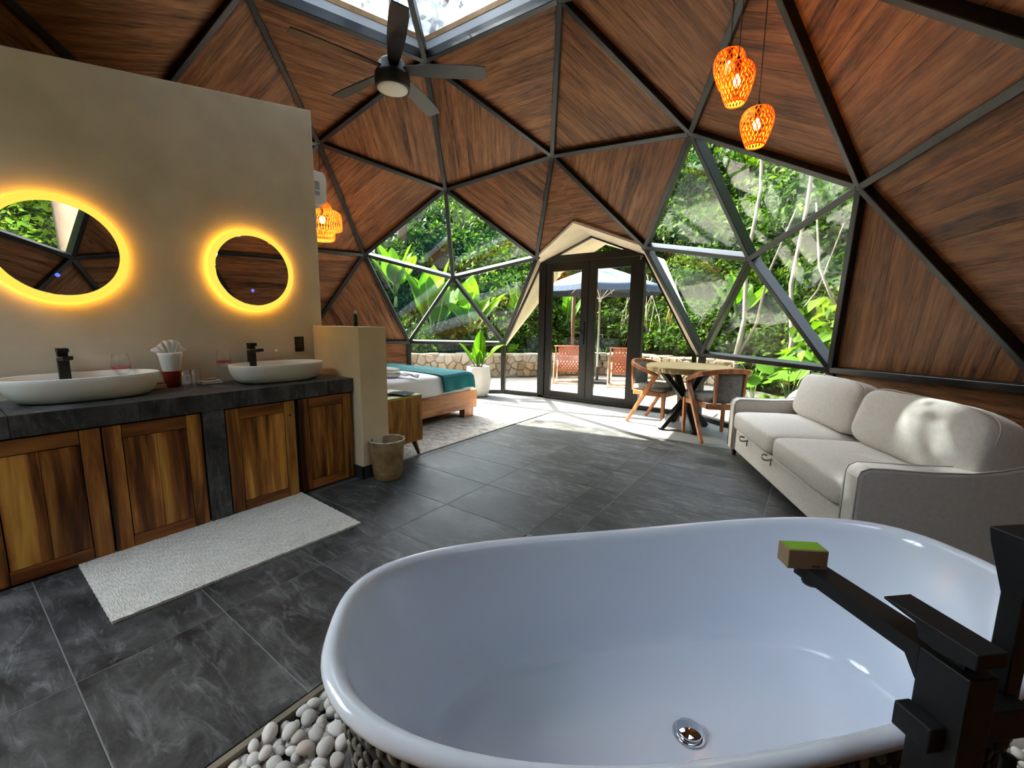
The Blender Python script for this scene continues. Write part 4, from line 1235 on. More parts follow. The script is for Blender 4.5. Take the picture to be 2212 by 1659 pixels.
leafy_plant(pp_, [(0.02, 0.0, 2.1, 0.70, 0.22, 1.38, 0.05, 0.2), (-0.03, -0.02, 3.6, 0.60, 0.18, 1.05, 0.15, 0.25), (0.0, 0.03, 0.70, 0.78, 0.25, 0.98, 0.30, 0.3), (0.0, 0.0, 5.0, 0.5, 0.16, 1.2, 0.1, 0.25), (0.02, -0.02, 5.6, 0.40, 0.11, 1.15, 0.12, 0.25), (-0.02, 0.02, 2.6, 0.42, 0.12, 1.25, 0.08, 0.2), (0.03, 0.02, 0.2, 0.36, 0.10, 1.2, 0.1, 0.25), (0, 0, 4.6, 0.34, 0.10, 1.1, 0.15, 0.25)])

# ------------------------------------------------------------------ sofa
SO = Vector((2.18, 2.19, 0)); SZ = math.atan2(-0.916, 0.402)
sofa = thing('sofa', 'cream linen two-seat sofa bed along the plank wall', 'sofa', SO, SZ)
LS, DS = 2.06, 0.82
MB().box((0.122, 0.028, 0.065), (LS - 0.122, DS - 0.12, 0.272)).build('base', M_linen, sofa, bevel=0.018, seg=3)
MB().box((0.122, DS - 0.17, 0.065), (LS - 0.122, DS, 0.62)).build('back_frame', M_linen, sofa, bevel=0.03, seg=3)
def arm(x0, x1, name='arm'):
    prof = []
    top = [(0.0, 0.50), (0.012, 0.533), (0.045, 0.552), (0.12, 0.553), (0.30, 0.552), (0.46, 0.560), (0.58, 0.585), (0.70, 0.625), (DS, 0.655)]
    pts = [(0.0, 0.065)] + top + [(DS, 0.065)]
    m = MB().prism([(x0, y, z) for y, z in pts], (x1 - x0, 0, 0))
    o = m.build(name, M_linen, sofa, bevel=0.016, seg=3)
    # welt along the edge
    for x in (x0 + 0.006, x1 - 0.006):
        MB().tube([(x, -0.002, 0.09)] + [(x, y - 0.002 if y < 0.02 else y, z + 0.0005) for y, z in top], 0.0045, 6).build('welt', M_linen, o, smooth=True)
arm(0.0, 0.12); arm(LS - 0.12, LS)
for x0, x1 in ((0.124, 1.028), (1.032, LS - 0.124)):
    c = ((x0 + x1)/2, 0.318, 0.362)
    m = MB().superell(c, (x1 - x0)/2, 0.335, 0.090, 0.32, 0.16, 48, 18)
    m.v = [(x, y, z + (0.030*(1 - ((x-c[0])/((x1-x0)/2))**2)*(1 - ((y-c[1])/0.34)**2) if z > c[2] else 0)) for x, y, z in m.v]
    s_ = m.build('seat_cushion', M_linen, sofa, smooth=True)
def back_cushion(x0, x1):
    w = (x1 - x0)/2
    m = MB().superell((0, 0, 0), w, 0.105, 0.195, 0.42, 0.24, 48, 20)
    m.v = [(x*(1 - 0.03*(z/0.195)), y*(1.0 + 0.35*(1 - (x/w)**2)*(1 - (z/0.2)**2)), z + 0.012*math.cos(3*x) + 0.006*math.sin(9*x)) for x, y, z in m.v]
    o = m.build('back_cushion', M_linen, sofa, smooth=True)
    o.matrix_local = Matrix.Translation(((x0+x1)/2, 0.585, 0.628)) @ Matrix.Rotation(-0.22, 4, 'X')
    path = []
    for i in range(49):
        a = 2*PI*i/48; c, s = math.cos(a), math.sin(a)
        path.append((w*1.0*math.copysign(abs(c)**0.3, c)*0.985, -0.055, 0.195*math.copysign(abs(s)**0.34, s)*0.985 + 0.012*math.cos(3*w*c)))
    MB().tube(path, 0.0035, 6, False).build('piping', M_linen, o, smooth=True)
back_cushion(0.13, 1.02); back_cushion(1.04, LS - 0.02)
M_strap = plain('grey_strap', (0.26, 0.23, 0.21), 0.8)
for x in (0.46, 0.98):
    pts = [(x - 0.05 + 0.10*i/12, 0.012 - 0.055*math.sin(PI*i/12), 0.262 + 0.014*math.sin(2*PI*i/12)) for i in range(13)]
    MB().sweep(pts, 0.003, 0.014).build('pull_strap', M_strap, sofa)
    MB().sweep([(x + 0.02, 0.018, 0.262), (x + 0.022, 0.012, 0.24), (x + 0.018, 0.014, 0.205)], 0.003, 0.010, (0, 1, 0)).build('strap_tail', M_strap, sofa)
for x in (0.05, LS - 0.05):
    for y in (0.05, DS - 0.06):
        MB().lathe([(0.018, 0), (0.026, 0.066)], 12, (x, y, 0)).build('foot', M_walnut, sofa)

# ------------------------------------------------------------------ round table and two chairs
t_ = NT('parota_slab')
v_ = t_.coord('Object')
rr_ = t_.n('TexGradient', gradient_type='SPHERICAL')
vl_ = t_.n('VectorMath', operation='LENGTH'); t_.l(v_, vl_.inputs[0])
nz_ = t_.noise(t_.coord('Object', (3, 9, 3)), 1.6, 7, 0.65, 1.2)
f_ = t_.math('ADD', t_.math('MULTIPLY', vl_.outputs['Value'], 0.55), t_.math('MULTIPLY', nz_, 0.65))
c_ = t_.ramp(f_, [(0.22, (0.035, 0.016, 0.006)), (0.42, (0.08, 0.046, 0.012)), (0.58, (0.14, 0.095, 0.024)), (0.72, (0.34, 0.24, 0.10))])
b_ = t_.bsdf(c_, 0.5, spec=0.25)
M_slab = t_.surf(b_.outputs[0])
tb = thing('round_table', 'round live-edge wood slab table on a black crossed base', 'table', (1.58, 2.98, 0), 0.0)
rr = []
def edge_r(a): return 0.475 + 0.010*math.sin(3*a + 1) + 0.008*math.sin(7*a) + 0.004*math.sin(17*a + 2)
for s, z in ((0.90, 0.690), (0.965, 0.700), (0.985, 0.725), (1.0, 0.750), (0.992, 0.760)):
    rr.append([(edge_r(2*PI*i/96)*(s - (0.012*math.sin(i*2.3) if z < 0.74 else 0))*math.cos(2*PI*i/96), edge_r(2*PI*i/96)*(s - (0.012*math.sin(i*2.3) if z < 0.74 else 0))*math.sin(2*PI*i/96), z) for i in range(96)])
MB().rings(rr).build('top', M_slab, tb)
for sx in (-1, 1):
    for a, b in (((-0.20*sx, -0.265, 0.012), (0.20*sx, 0.265, 0.688)), ((-0.20*sx, 0.265, 0.012), (0.20*sx, -0.265, 0.688))):
        pass
for (x, y) in ((-1, -1), (1, -1), (1, 1), (-1, 1)):
    MB().bar((x*0.20, y*0.265, 0.010), (0.0, 0.0, 0.345), 0.055, 0.075, (y*0.8, -x*0.6, 0)).build('leg', M_black, tb, bevel=0.003, seg=1)
    MB().bar((0.0, 0.0, 0.345), (x*0.20, y*0.265, 0.690), 0.055, 0.075, (y*0.8, -x*0.6, 0)).build('upper_arm', M_black, tb, bevel=0.003, seg=1)
    MB().lathe([(0.018, 0), (0.018, 0.012)], 10, (x*0.20, y*0.265, 0)).build('foot', M_black, tb)
M_greyfab = plain('grey_fabric', (0.175, 0.165, 0.150), 0.95, spec=0.1, bump=0.4, bscale=300, var=0.25)
def make_chair(label):
    c = thing('armchair', label, 'chair', group='wooden armchairs at the round table')
    m = MB().superell((0.0, 0, 0.452), 0.245, 0.235, 0.042, 0.45, 0.32, 40, 12)
    m.v = [(x, y*(1 + 0.10*x/0.24), z + 0.012*(1 - (x/0.25)**2)*(1 - (y/0.25)**2)*(1 if z > 0.45 else 0)) for x, y, z in m.v]
    m.build('seat', M_greyfab, c, smooth=True)
    for s in (-1, 1):
        MB().bar((-0.21, s*0.205, 0.388), (0.205, s*0.232, 0.392), 0.026, 0.055).build('side_apron', M_chairwood, c, bevel=0.003, seg=1)
        MB().bar((0.205, s*0.235, 0.0), (0.205, s*0.235, 0.42), 0.028, 0.036, (1, 0, 0), w2=0.042, h2=0.046).build('front_leg', M_chairwood, c, bevel=0.004, seg=1)
        MB().bar((-0.255, s*0.262, 0.0), (0.115, s*0.268, 0.636), 0.034, 0.036, (1, 0, 0.6), w2=0.044, h2=0.050).build('rear_leg', M_chairwood, c, bevel=0.004, seg=1)
        MB().bar((-0.245, s*0.150, 0.400), (-0.262, s*0.160, 0.745), 0.026, 0.030, (1, 0, 0)).build('back_post', M_chairwood, c, bevel=0.003, seg=1)
    MB().bar((0.205, -0.235, 0.392), (0.205, 0.235, 0.392), 0.026, 0.055).build('front_apron', M_chairwood, c, bevel=0.003, seg=1)
    arc = [(-0.20 - 0.045*math.cos(PI/2*t/6)**1.0, 0.205*t/6, 0.385) for t in range(-6, 7)]
    MB().sweep(arc, 0.028, 0.06).build('rear_apron', M_chairwood, c)
    rail = []
    key = [(0.135, -0.268, 0.628), (0.03, -0.285, 0.665), (-0.08, -0.290, 0.702), (-0.18, -0.262, 0.735), (-0.25, -0.19, 0.757), (-0.285, -0.095, 0.768), (-0.295, 0, 0.771)]
    key = key + [(x, -y, z) for x, y, z in reversed(key[:-1])]
    for i in range(len(key) - 1):
        for t in (0, 0.5):
            a, b = Vector(key[i]), Vector(key[i+1])
            rail.append(a.lerp(b, t))
    rail.append(Vector(key[-1]))
    MB().sweep(rail, lambda t: 0.034, lambda t: 0.036 + 0.018*math.sin(PI*t)).build('top_rail', M_chairwood, c, bevel=0.006)
    def bp(u, v):
        a = (u - 0.5)*2
        return (-0.268 + 0.055*a*a - 0.008*v, a*0.158, 0.44 + 0.305*v)
    MB().grid(bp, 14, 8).build('backrest', M_greyfab, c, smooth=True, solid=0.035, solid_off=0.0)
    return c
ch = make_chair('wooden armchair with grey seat between the round table and the glass door')
ch2 = copy_tree(ch)
ch.location = (1.20, 3.11, 0); ch.rotation_euler = (0, 0, math.radians(-9))
ch2['label'] = 'wooden armchair with grey seat between the round table and the sofa'
ch2.location = (1.947, 2.748, 0); ch2.rotation_euler = (0, 0, math.radians(130.5))

# ------------------------------------------------------------------ pendants
t_ = NT('lit_rattan')
b_ = t_.bsdf((0.95, 0.50, 0.07), 0.6, spec=0.2)
tl_ = t_.n('BsdfTranslucent'); tl_.inputs[0].default_value = (0.90, 0.17, 0.012, 1)
mx_ = t_.n('MixShader'); mx_.inputs[0].default_value = 0.55
t_.l(b_.outputs[0], mx_.inputs[1]); t_.l(tl_.outputs[0], mx_.inputs[2])
M_rattan = t_.surf(mx_.outputs[0])
t_ = NT('golden_rattan')
b_ = t_.bsdf((0.95, 0.62, 0.18), 0.6, spec=0.2)
tl_ = t_.n('BsdfTranslucent'); tl_.inputs[0].default_value = (0.95, 0.48, 0.07, 1)
mx_ = t_.n('MixShader'); mx_.inputs[0].default_value = 0.5
t_.l(b_.outputs[0], mx_.inputs[1]); t_.l(tl_.outputs[0], mx_.inputs[2])
M_rattan2 = t_.surf(mx_.outputs[0])
M_bulb = emission('warm_bulb', (1.0, 0.62, 0.14), 12.0)
M_bulb.cycles.emission_sampling = 'NONE'
def weave(prof, n, twist, w, zs=16):
    """diagonal strips of a woven shade over a profile [(r, z)]"""
    m = MB()
    def rz(t):
        k = t*(len(prof)-1); i = min(int(k), len(prof)-2); u = k - i
        u2 = u
        return prof[i][0]*(1-u2) + prof[i+1][0]*u2, prof[i][1]*(1-u2) + prof[i+1][1]*u2
    for s in (-1, 1):
        for k in range(n):
            rings = []
            for j in range(zs + 1):
                t = j/zs; r, z = rz(t)
                a = 2*PI*k/n + s*twist*t
                r += 0.0012*s
                da = w/max(r, 0.012)/2
                p0 = Vector((r*math.cos(a-da), r*math.sin(a-da), z)); p1 = Vector((r*math.cos(a+da), r*math.sin(a+da), z))
                o = Vector((math.cos(a), math.sin(a), 0))*0.0012
                rings.append([p0, p1, p1 + o, p0 + o])
            m.rings(rings)
    return m
def bulb_light(parent, loc, power, radius=0.028):
    ld = bpy.data.lights.new('bulb_light', 'POINT'); ld.energy = power; ld.color = (1.0, 0.56, 0.16); ld.shadow_soft_size = radius
    lo = bpy.data.objects.new('bulb_light', ld); COL.objects.link(lo); lo.parent = parent; lo.location = loc
def smooth_prof(p, n=4):
    out = []
    for i in range(len(p)-1):
        p0 = p[max(i-1, 0)]; p1 = p[i]; p2 = p[i+1]; p3 = p[min(i+2, len(p)-1)]
        for k in range(n):
            t = k/n
            out.append(tuple(0.5*((2*p1[q]) + (-p0[q]+p2[q])*t + (2*p0[q]-5*p1[q]+4*p2[q]-p3[q])*t*t + (-p0[q]+3*p1[q]-3*p2[q]+p3[q])*t**3) for q in (0, 1)))
    out.append(p[-1]); return out
EGG = smooth_prof([(0.049, 0.0), (0.064, 0.037), (0.079, 0.082), (0.088, 0.127), (0.086, 0.164), (0.067, 0.201), (0.020, 0.220)])
def pendant_egg(x, y, zb, ztop, label):
    p = thing('pendant_lamp', label, 'lamp', (x, y, zb), rnd.uniform(0, 3), group='woven egg pendants over the sofa')
    sh = weave(EGG, 22, 1.3, 0.0062, 22).build('woven_shade', M_rattan, p)
    MB().lathe([(0.049, -0.002), (0.052, 0.002), (0.050, 0.007), (0.046, 0.003)], 28, cap0=False, cap1=False).build('rim', M_rattan, sh, smooth=True)
    MB().lathe([(0.010, 0.155), (0.014, 0.165), (0.016, 0.220), (0.010, 0.237), (0.004, 0.252)], 14).build('lamp_holder', M_matte_black, p, smooth=True)
    MB().superell((0, 0, 0.122), 0.023, 0.023, 0.030, 1, 1, 16, 10).build('bulb', M_bulb, p, smooth=True)
    MB().tube([(0, 0, 0.245), (0, 0, ztop - zb)], 0.0028, 6).build('cord', M_matte_black, p)
    bulb_light(p, (0, 0, 0.075), 1.2)
pendant_egg(2.183, 0.818, 2.700, 3.36, 'orange woven egg pendant hanging highest over the sofa end')
pendant_egg(2.277, 0.565, 2.482, 3.36, 'orange woven egg pendant hanging between its two neighbours')
pendant_egg(2.373, 0.748, 2.296, 3.33, 'orange woven egg pendant hanging lowest over the sofa end')
TIER = [(0.105, 0.0), (0.135, 0.02), (0.140, 0.10), (0.150, 0.115), (0.215, 0.13), (0.228, 0.16), (0.222, 0.30), (0.195, 0.345), (0.135, 0.37), (0.118, 0.385), (0.110, 0.42), (0.075, 0.455), (0.02, 0.468)]
pl = thing('rattan_pendant', 'tiered woven rattan pendant over the bed', 'lamp', (-2.30, 0.755, 2.215))
TS = smooth_prof(TIER, 2)
weave(TS, 44, 1.1, 0.0072, 24).build('woven_shade', M_rattan2, pl)
MB().lathe([(0.014, 0.30), (0.018, 0.47), (0.006, 0.50)], 14).build('lamp_holder', M_matte_black, pl)
MB().superell((0, 0, 0.25), 0.035, 0.035, 0.045, 1, 1, 16, 10).build('bulb', M_bulb, pl, smooth=True)
MB().tube([(0, 0, 0.48), (0, 0, 1.13)], 0.003, 6).build('cord', M_matte_black, pl)
bulb_light(pl, (0, 0, 0.16), 3.8)

# ------------------------------------------------------------------ ceiling fan
fn = thing('ceiling_fan', 'black five-blade ceiling fan with a round white light below the skylight', 'fan', (0, 0, 2.97))
MB().lathe([(0.120, 0.0), (0.128, 0.006), (0.128, 0.012)], 40).build('trim_ring', M_matte_black, fn, smooth=False)
MB().lathe([(0.001, -0.008), (0.08, -0.006), (0.117, 0.001), (0.117, 0.008)], 40, cap0=False).build('light_cover', plain('opal_cover', (0.80, 0.78, 0.70), 0.5), fn, smooth=True)
MB().lathe([(0.128, 0.012), (0.130, 0.085), (0.128, 0.10), (0.105, 0.115), (0.105, 0.165), (0.085, 0.19), (0.04, 0.205), (0.025, 0.22)], 40).build('motor_housing', M_matte_black, fn, smooth=True)
MB().tube([(0, 0, 0.21), (0, 0, 1.17)], 0.0135, 14).build('downrod', M_grey_metal, fn)
for k in range(5):
    a = math.radians(-35 + 72*k)
    b = MB()
    rows = []
    for i in range(9):
        t = i/8; r = 0.10 + 0.60*t
        w = 0.075 + 0.050*math.sin(min(1, t*1.6)*PI/2) - (0.02 if i == 8 else 0)
        tw_ = -0.30 + 0.10*t
        for s in (-1, 1): rows.append((r, s*w/2*math.cos(tw_), 0.135 + s*w/2*math.sin(tw_)))
    b.add(rows, [(2*i, 2*i+2, 2*i+3, 2*i+1) for i in range(8)])
    bl = b.build('blade', plain('dark_blade', (0.014, 0.011, 0.012), 0.5), fn, solid=0.008, solid_off=0, rz=a)
# ------------------------------------------------------------------ outside: patio, stone wall, hill, planting
M_patio = plain('patio_concrete', (0.21, 0.185, 0.155), 0.85, bump=0.15, bscale=30, var=0.2)
patio = MB().lathe([(4.05, -0.03), (9.5, -0.03), (9.5, -0.2), (4.05, -0.2)], 72, cap0=False, cap1=False).build('patio_ground', M_patio)
tag(patio, 'pale concrete patio outside the dome', None, kind='structure')
step = MB().prism([(-1.75, 3.60, -0.03), (1.75, 3.60, -0.03), (1.75, 4.3, -0.03), (-1.75, 4.3, -0.03)], (0, 0, 0.02)).build('threshold_slab', M_patio)
tag(step, 'concrete threshold in front of the glass door', None, kind='structure')
# hill profile
HK = [(-180, 6.2), (-120, 6.5), (-60, 6.5), (0, 6.2), (40, 5.9), (58, 6.3), (70, 7.2), (80, 7.75), (92, 7.95), (101, 8.15), (106, 7.55), (111, 7.1), (117, 6.85), (128, 6.65), (138, 6.45), (155, 6.4), (180, 6.2)]
def r0(th):
    d = math.degrees(th)
    for (a, ra), (b, rb) in zip(HK[:-1], HK[1:]):
        if a <= d <= b: return ra + (rb - ra)*(d - a)/(b - a)
    return 6.2
def hill_z(th, s):
    """s: distance behind the foot of the slope"""
    k = 0.92 - 0.34*max(0.0, min(1.0, (abs(math.degrees(th)) - 100)/30))
    return 0.30 + s*k + 0.25*math.sin(th*9 + s*0.8) + 0.2*math.sin(th*23 - s*1.3)*min(1, s)
M_earth = plain('earth', (0.005, 0.008, 0.003), 0.95, spec=0.0, bump=0.8, bscale=4, var=0.4)
def hill_pt(u, v):
    th = -PI + 2*PI*u; s = -0.15 + 13.5*v
    r = r0(th) + s
    return (r*math.cos(th), r*math.sin(th), hill_z(th, s) if s > 0 else -0.15 + (s + 0.15)*3)
hill = MB().grid(hill_pt, 140, 26).build('hillside_ground', M_earth, smooth=True)
tag(hill, 'steep jungle slope around the dome', None, kind='structure')

# rubble wall of single stones at the foot of the slope
WP = [(-5.6, 2.5), (-4.95, 3.45), (-4.40, 4.15), (-3.65, 4.88), (-2.95, 5.58), (-2.55, 6.10), (-2.22, 6.55), (-1.85, 7.15), (-1.35, 7.55), (-0.6, 7.62), (0.2, 7.52), (0.9, 7.40), (1.5, 7.15)]
seg = [0.0]
for a, b in zip(WP[:-1], WP[1:]): seg.append(seg[-1] + math.hypot(b[0]-a[0], b[1]-a[1]))
def wall_at(s):
    for i in range(len(WP)-1):
        if s <= seg[i+1] or i == len(WP)-2:
            t = (s - seg[i])/(seg[i+1] - seg[i])
            a, b = WP[i], WP[i+1]
            # smoothed normal
            d = Vector((b[0]-a[0], b[1]-a[1], 0)).normalized()
            return Vector((a[0] + (b[0]-a[0])*t, a[1] + (b[1]-a[1])*t, 0)), Vector((d.y, -d.x, 0))
WLEN, WH = seg[-1], 0.50
gw = tag(empty('garden_wall'), 'low rubble stone wall edging the patio', 'wall')
M_joint = plain('wall_mortar', (0.20, 0.16, 0.11), 0.95, bump=0.6, bscale=20, var=0.3)
m = MB()
pts = [wall_at(WLEN*i/60) for i in range(61)]
m.rings([[p - n*0.38 + Vector((0, 0, -0.05)), p - n*0.02 + Vector((0, 0, -0.05)), p - n*0.02 + Vector((0, 0, WH - 0.02)), p - n*0.38 + Vector((0, 0, WH - 0.02))] for p, n in pts])
m.build('core', M_joint, gw)
t_ = NT('rubble_stone')
oi_ = t_.n('ObjectInfo'); v_ = t_.coord('Object', random_shift=5)
c_ = t_.ramp(oi_.outputs['Random'], [(0.0, (0.15, 0.10, 0.056)), (0.4, (0.27, 0.19, 0.11)), (0.75, (0.35, 0.28, 0.18)), (1.0, (0.23, 0.20, 0.15))])
nz_ = t_.noise(v_, 9, 6, 0.7)
c_ = t_.mix(0.5, c_, t_.ramp(nz_, [(0.3, (0.08, 0.056, 0.035)), (0.7, (0.27, 0.215, 0.145))]))
b_ = t_.bsdf(c_, 0.9, spec=0.15); t_.bump(b_, nz_, 0.6, 0.02)
M_rub = t_.surf(b_.outputs[0])
cellw = 0.185; nx_ = int(WLEN/cellw); rowsn = 3
seeds = {}
for ix in range(-1, nx_ + 1):
    for iz in range(-1, rowsn + 1):
        seeds[(ix, iz)] = ((ix + 0.5 + 0.5*(iz % 2) + rnd.uniform(-0.33, 0.33))*cellw, (iz + 0.5 + rnd.uniform(-0.3, 0.3))*WH/rowsn)
for (ix, iz), (sx, sz) in seeds.items():
    if iz < 0 or iz >= rowsn: continue
    poly = [(max(0, sx - 0.4), 0.0), (min(WLEN, sx + 0.4), 0.0), (min(WLEN, sx + 0.4), WH), (max(0, sx - 0.4), WH)]
    for (jx, jz), (qx, qz) in seeds.items():
        if (jx, jz) == (ix, iz) or abs(jx - ix) > 2 or abs(jz - iz) > 2: continue
        d = (qx - sx, qz - sz); L = math.hypot(*d)
        mid = (sx + d[0]/2 - d[0]/L*0.007, sz + d[1]/2 - d[1]/L*0.007)
        poly = clip_half(poly, mid, d)
        if len(poly) < 3: break
    if len(poly) < 3 or area2(poly) < 0.003: continue
    cx = sum(p[0] for p in poly)/len(poly); cz = sum(p[1] for p in poly)/len(poly)
    if not (0.05 < cx < WLEN - 0.05): continue
    o0, nn = wall_at(cx); ee = Vector((-nn.y, nn.x, 0))
    pr_ = rnd.uniform(0.012, 0.035)
    outer = [ee*(p[0]-cx) + Vector((0, 0, p[1]-cz)) for p in poly]
    inner = [ee*(p[0]-cx)*0.86 + Vector((0, 0, (p[1]-cz)*0.86)) + nn*pr_ for p in poly]
    k = len(poly)
    mm = MB().add([p - nn*0.03 for p in outer] + outer + inner, [tuple(range(2*k, 3*k))] + [(i, (i+1) % k, k + (i+1) % k, k + i) for i in range(k)] + [(k+i, k + (i+1) % k, 2*k + (i+1) % k, 2*k + i) for i in range(k)])
    mm.build('stone', M_rub, gw, loc=o0 + Vector((0, 0, cz)))
for i in range(46):
    s_ = WLEN*(i + 0.5)/46
    o0, nn = wall_at(s_)
    m = MB().superell((0, 0, 0), 0.135, 0.20, 0.035, 0.4, 0.35, 14, 6)
    m.build('cap_stone', M_rub, gw, loc=o0 - nn*0.19 + Vector((0, 0, WH + rnd.uniform(-0.01, 0.012))), rz=math.atan2(nn.x, -nn.y) if False else math.atan2(-nn.x, nn.y) + rnd.uniform(-0.1, 0.1))

# undergrowth on the slope: uncountable leaves
rng = np.random.default_rng(3)
def leaf_cloud(cent, nrm, size, aspect=0.55, flop=0.75):
    n = len(cent)
    nrm = nrm + rng.normal(0, flop, (n, 3)); nrm /= np.linalg.norm(nrm, axis=1)[:, None]
    a = rng.normal(0, 1, (n, 3)); a[:, 2] -= 0.5
    a -= nrm*np.sum(a*nrm, 1)[:, None]; a /= np.linalg.norm(a, axis=1)[:, None] + 1e-9
    b = np.cross(nrm, a); s = size[:, None]
    base = cent - a*s*0.5
    tip = cent + a*s*0.5 - nrm*s*0.12
    lft = cent - a*s*0.08 + b*s*aspect*0.5 + nrm*s*0.10
    rgt = cent - a*s*0.08 - b*s*aspect*0.5 + nrm*s*0.10
    v = np.stack([base, lft, tip, rgt], 1).reshape(-1, 3)
    i = np.arange(n)*4
    t = np.concatenate([np.stack([i, i+2, i+1], 1), np.stack([i, i+3, i+2], 1)])
    return v, t
def bushes(specs, per_m2, smin, smax):
    """specs: (x, y, z, r, hz) ellipsoid bushes -> leaf centres and normals"""
    C, N, S = [], [], []
    for (x, y, z, r, hz) in specs:
        n = max(12, int(per_m2*2*PI*r*r))
        d = rng.normal(0, 1, (n, 3)); d[:, 2] = np.abs(d[:, 2]) - 0.25
        d /= np.linalg.norm(d, axis=1)[:, None]
        rad = rng.uniform(0.62, 1.05, n)[:, None]
        c = np.array([x, y, z]) + d*rad*np.array([r, r, hz])
        C.append(c); N.append(d + np.array([0, 0, 0.35])); S.append(rng.uniform(smin, smax, n))
    return np.concatenate(C), np.concatenate(N), np.concatenate(S)
def slope_specs(n, d0, d1, s0, s1, rmin, rmax):
    out = []
    for _ in range(n):
        th = math.radians(rnd.uniform(d0, d1)); s = s0 + (s1 - s0)*rnd.random()**0.85
        r = r0(th) + s; rr = rnd.uniform(rmin, rmax)
        out.append((r*math.cos(th), r*math.sin(th), hill_z(th, s) + rr*0.15, rr, rr*rnd.uniform(0.6, 1.0)))
    return out
near_s = slope_specs(430, 60, 152, 0.05, 4.0, 0.28, 0.6) + slope_specs(120, 60, 150, 0.0, 0.9, 0.28, 0.45)
far_s = slope_specs(620, 58, 152, 3.2, 13.0, 0.5, 1.1)
c1 = bushes(near_s, 100, 0.08, 0.18)
c2 = bushes(far_s, 48, 0.12, 0.26)
v1, t1 = leaf_cloud(*c1); v2, t2 = leaf_cloud(*c2)
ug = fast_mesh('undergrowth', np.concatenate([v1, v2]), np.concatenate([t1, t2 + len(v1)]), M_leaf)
tag(ug, 'dense green undergrowth covering the slope', 'foliage', kind='stuff')
lt = slope_specs(120, 62, 150, 0.25, 8.0, 0.25, 0.6)
v3, t3 = leaf_cloud(*bushes(lt, 70, 0.10, 0.22))
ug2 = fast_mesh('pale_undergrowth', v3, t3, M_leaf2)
tag(ug2, 'lighter yellow-green leaves scattered through the undergrowth', 'foliage', kind='stuff')
side_s = slope_specs(60, -75, -32, 0.2, 9.0, 0.6, 1.3) + slope_specs(60, 12, 58, 0.2, 9.0, 0.6, 1.3) + slope_specs(130, -180, -75, 0.2, 9.0, 0.7, 1.4) + slope_specs(70, 152, 180, 0.2, 9.0, 0.7, 1.3)
v4, t4 = leaf_cloud(*bushes(side_s, 26, 0.18, 0.40))
v5, t5 = leaf_cloud(*bushes(slope_specs(120, -34, 14, 0.5, 5.0, 0.5, 0.9), 70, 0.09, 0.20))
t4 = np.concatenate([t4, t5 + len(v4)]); v4 = np.concatenate([v4, v5])
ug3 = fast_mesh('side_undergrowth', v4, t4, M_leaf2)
tag(ug3, 'leafy undergrowth on the slopes beside and behind the dome', 'foliage', kind='stuff')

# single plants
def ground_z(x, y):
    th = math.atan2(y, x); s = math.hypot(x, y) - r0(th)
    return hill_z(th, s) if s > 0 else -0.03
def banana(x, y, label, specs, z=None, stem_h=0.0):
    b = thing('banana_plant', label, 'plant', (x, y, ground_z(x, y) if z is None else z), group='banana plants beyond the stone wall')
    if stem_h: MB().tube([(0, 0, -0.1), (0.01, 0, stem_h*0.5), (0, 0.02, stem_h)], lambda t: 0.07*(1 - 0.4*t), 10).build('stem', M_stem, b, smooth=True)
    leafy_plant(b, specs, M_bigleaf, 0.022, stem_h*0.9)
def rosette(n, L, W, r1, r2, seed, stalk=0.3, droop=0.2):
    rr = random.Random(seed); out = []
    for k in range(n):
        az = 2*PI*k/n + rr.uniform(-0.35, 0.35)
        out.append((rr.uniform(-0.05, 0.05), rr.uniform(-0.05, 0.05), az, L*rr.uniform(0.75, 1.1), W*rr.uniform(0.8, 1.15), rr.uniform(r1, r2), droop*rr.uniform(0.5, 1.3), stalk))
    return out
banana(-4.75, 4.95, 'tall banana plant with upright paddle leaves beyond the wall, nearest the bed', rosette(11, 2.0, 0.52, 1.0, 1.45, 1, 0.28, 0.12), stem_h=0.15)
banana(-4.15, 5.65, 'banana plant with drooping leaves behind the nearer one', rosette(10, 1.6, 0.46, 0.7, 1.35, 2, 0.3, 0.2), stem_h=0.2)
banana(-6.9, 5.6, 'large banana plant up the slope, farthest from the door', rosette(10, 1.7, 0.42, 0.75, 1.4, 3, 0.25, 0.22), stem_h=0.5)
banana(-3.55, 6.75, 'single-stemmed banana plant beside the cream dormer', rosette(5, 1.2, 0.30, 1.1, 1.5, 4, 0.3, 0.08), stem_h=0.1)
banana(-2.75, 8.05, 'banana plant seen through the door panes', rosette(6, 1.2, 0.30, 0.9, 1.45, 5, 0.3, 0.12), stem_h=0.1)
banana(1.35, 8.35, 'dark banana plant on the slope above the round table', rosette(7, 1.3, 0.34, 0.7, 1.35, 6, 0.3, 0.2), stem_h=0.25)
banana(3.6, 6.6, 'banana plant at the edge of the plank wall', rosette(6, 1.0, 0.30, 0.6, 1.3, 16, 0.3, 0.2), stem_h=0.1)
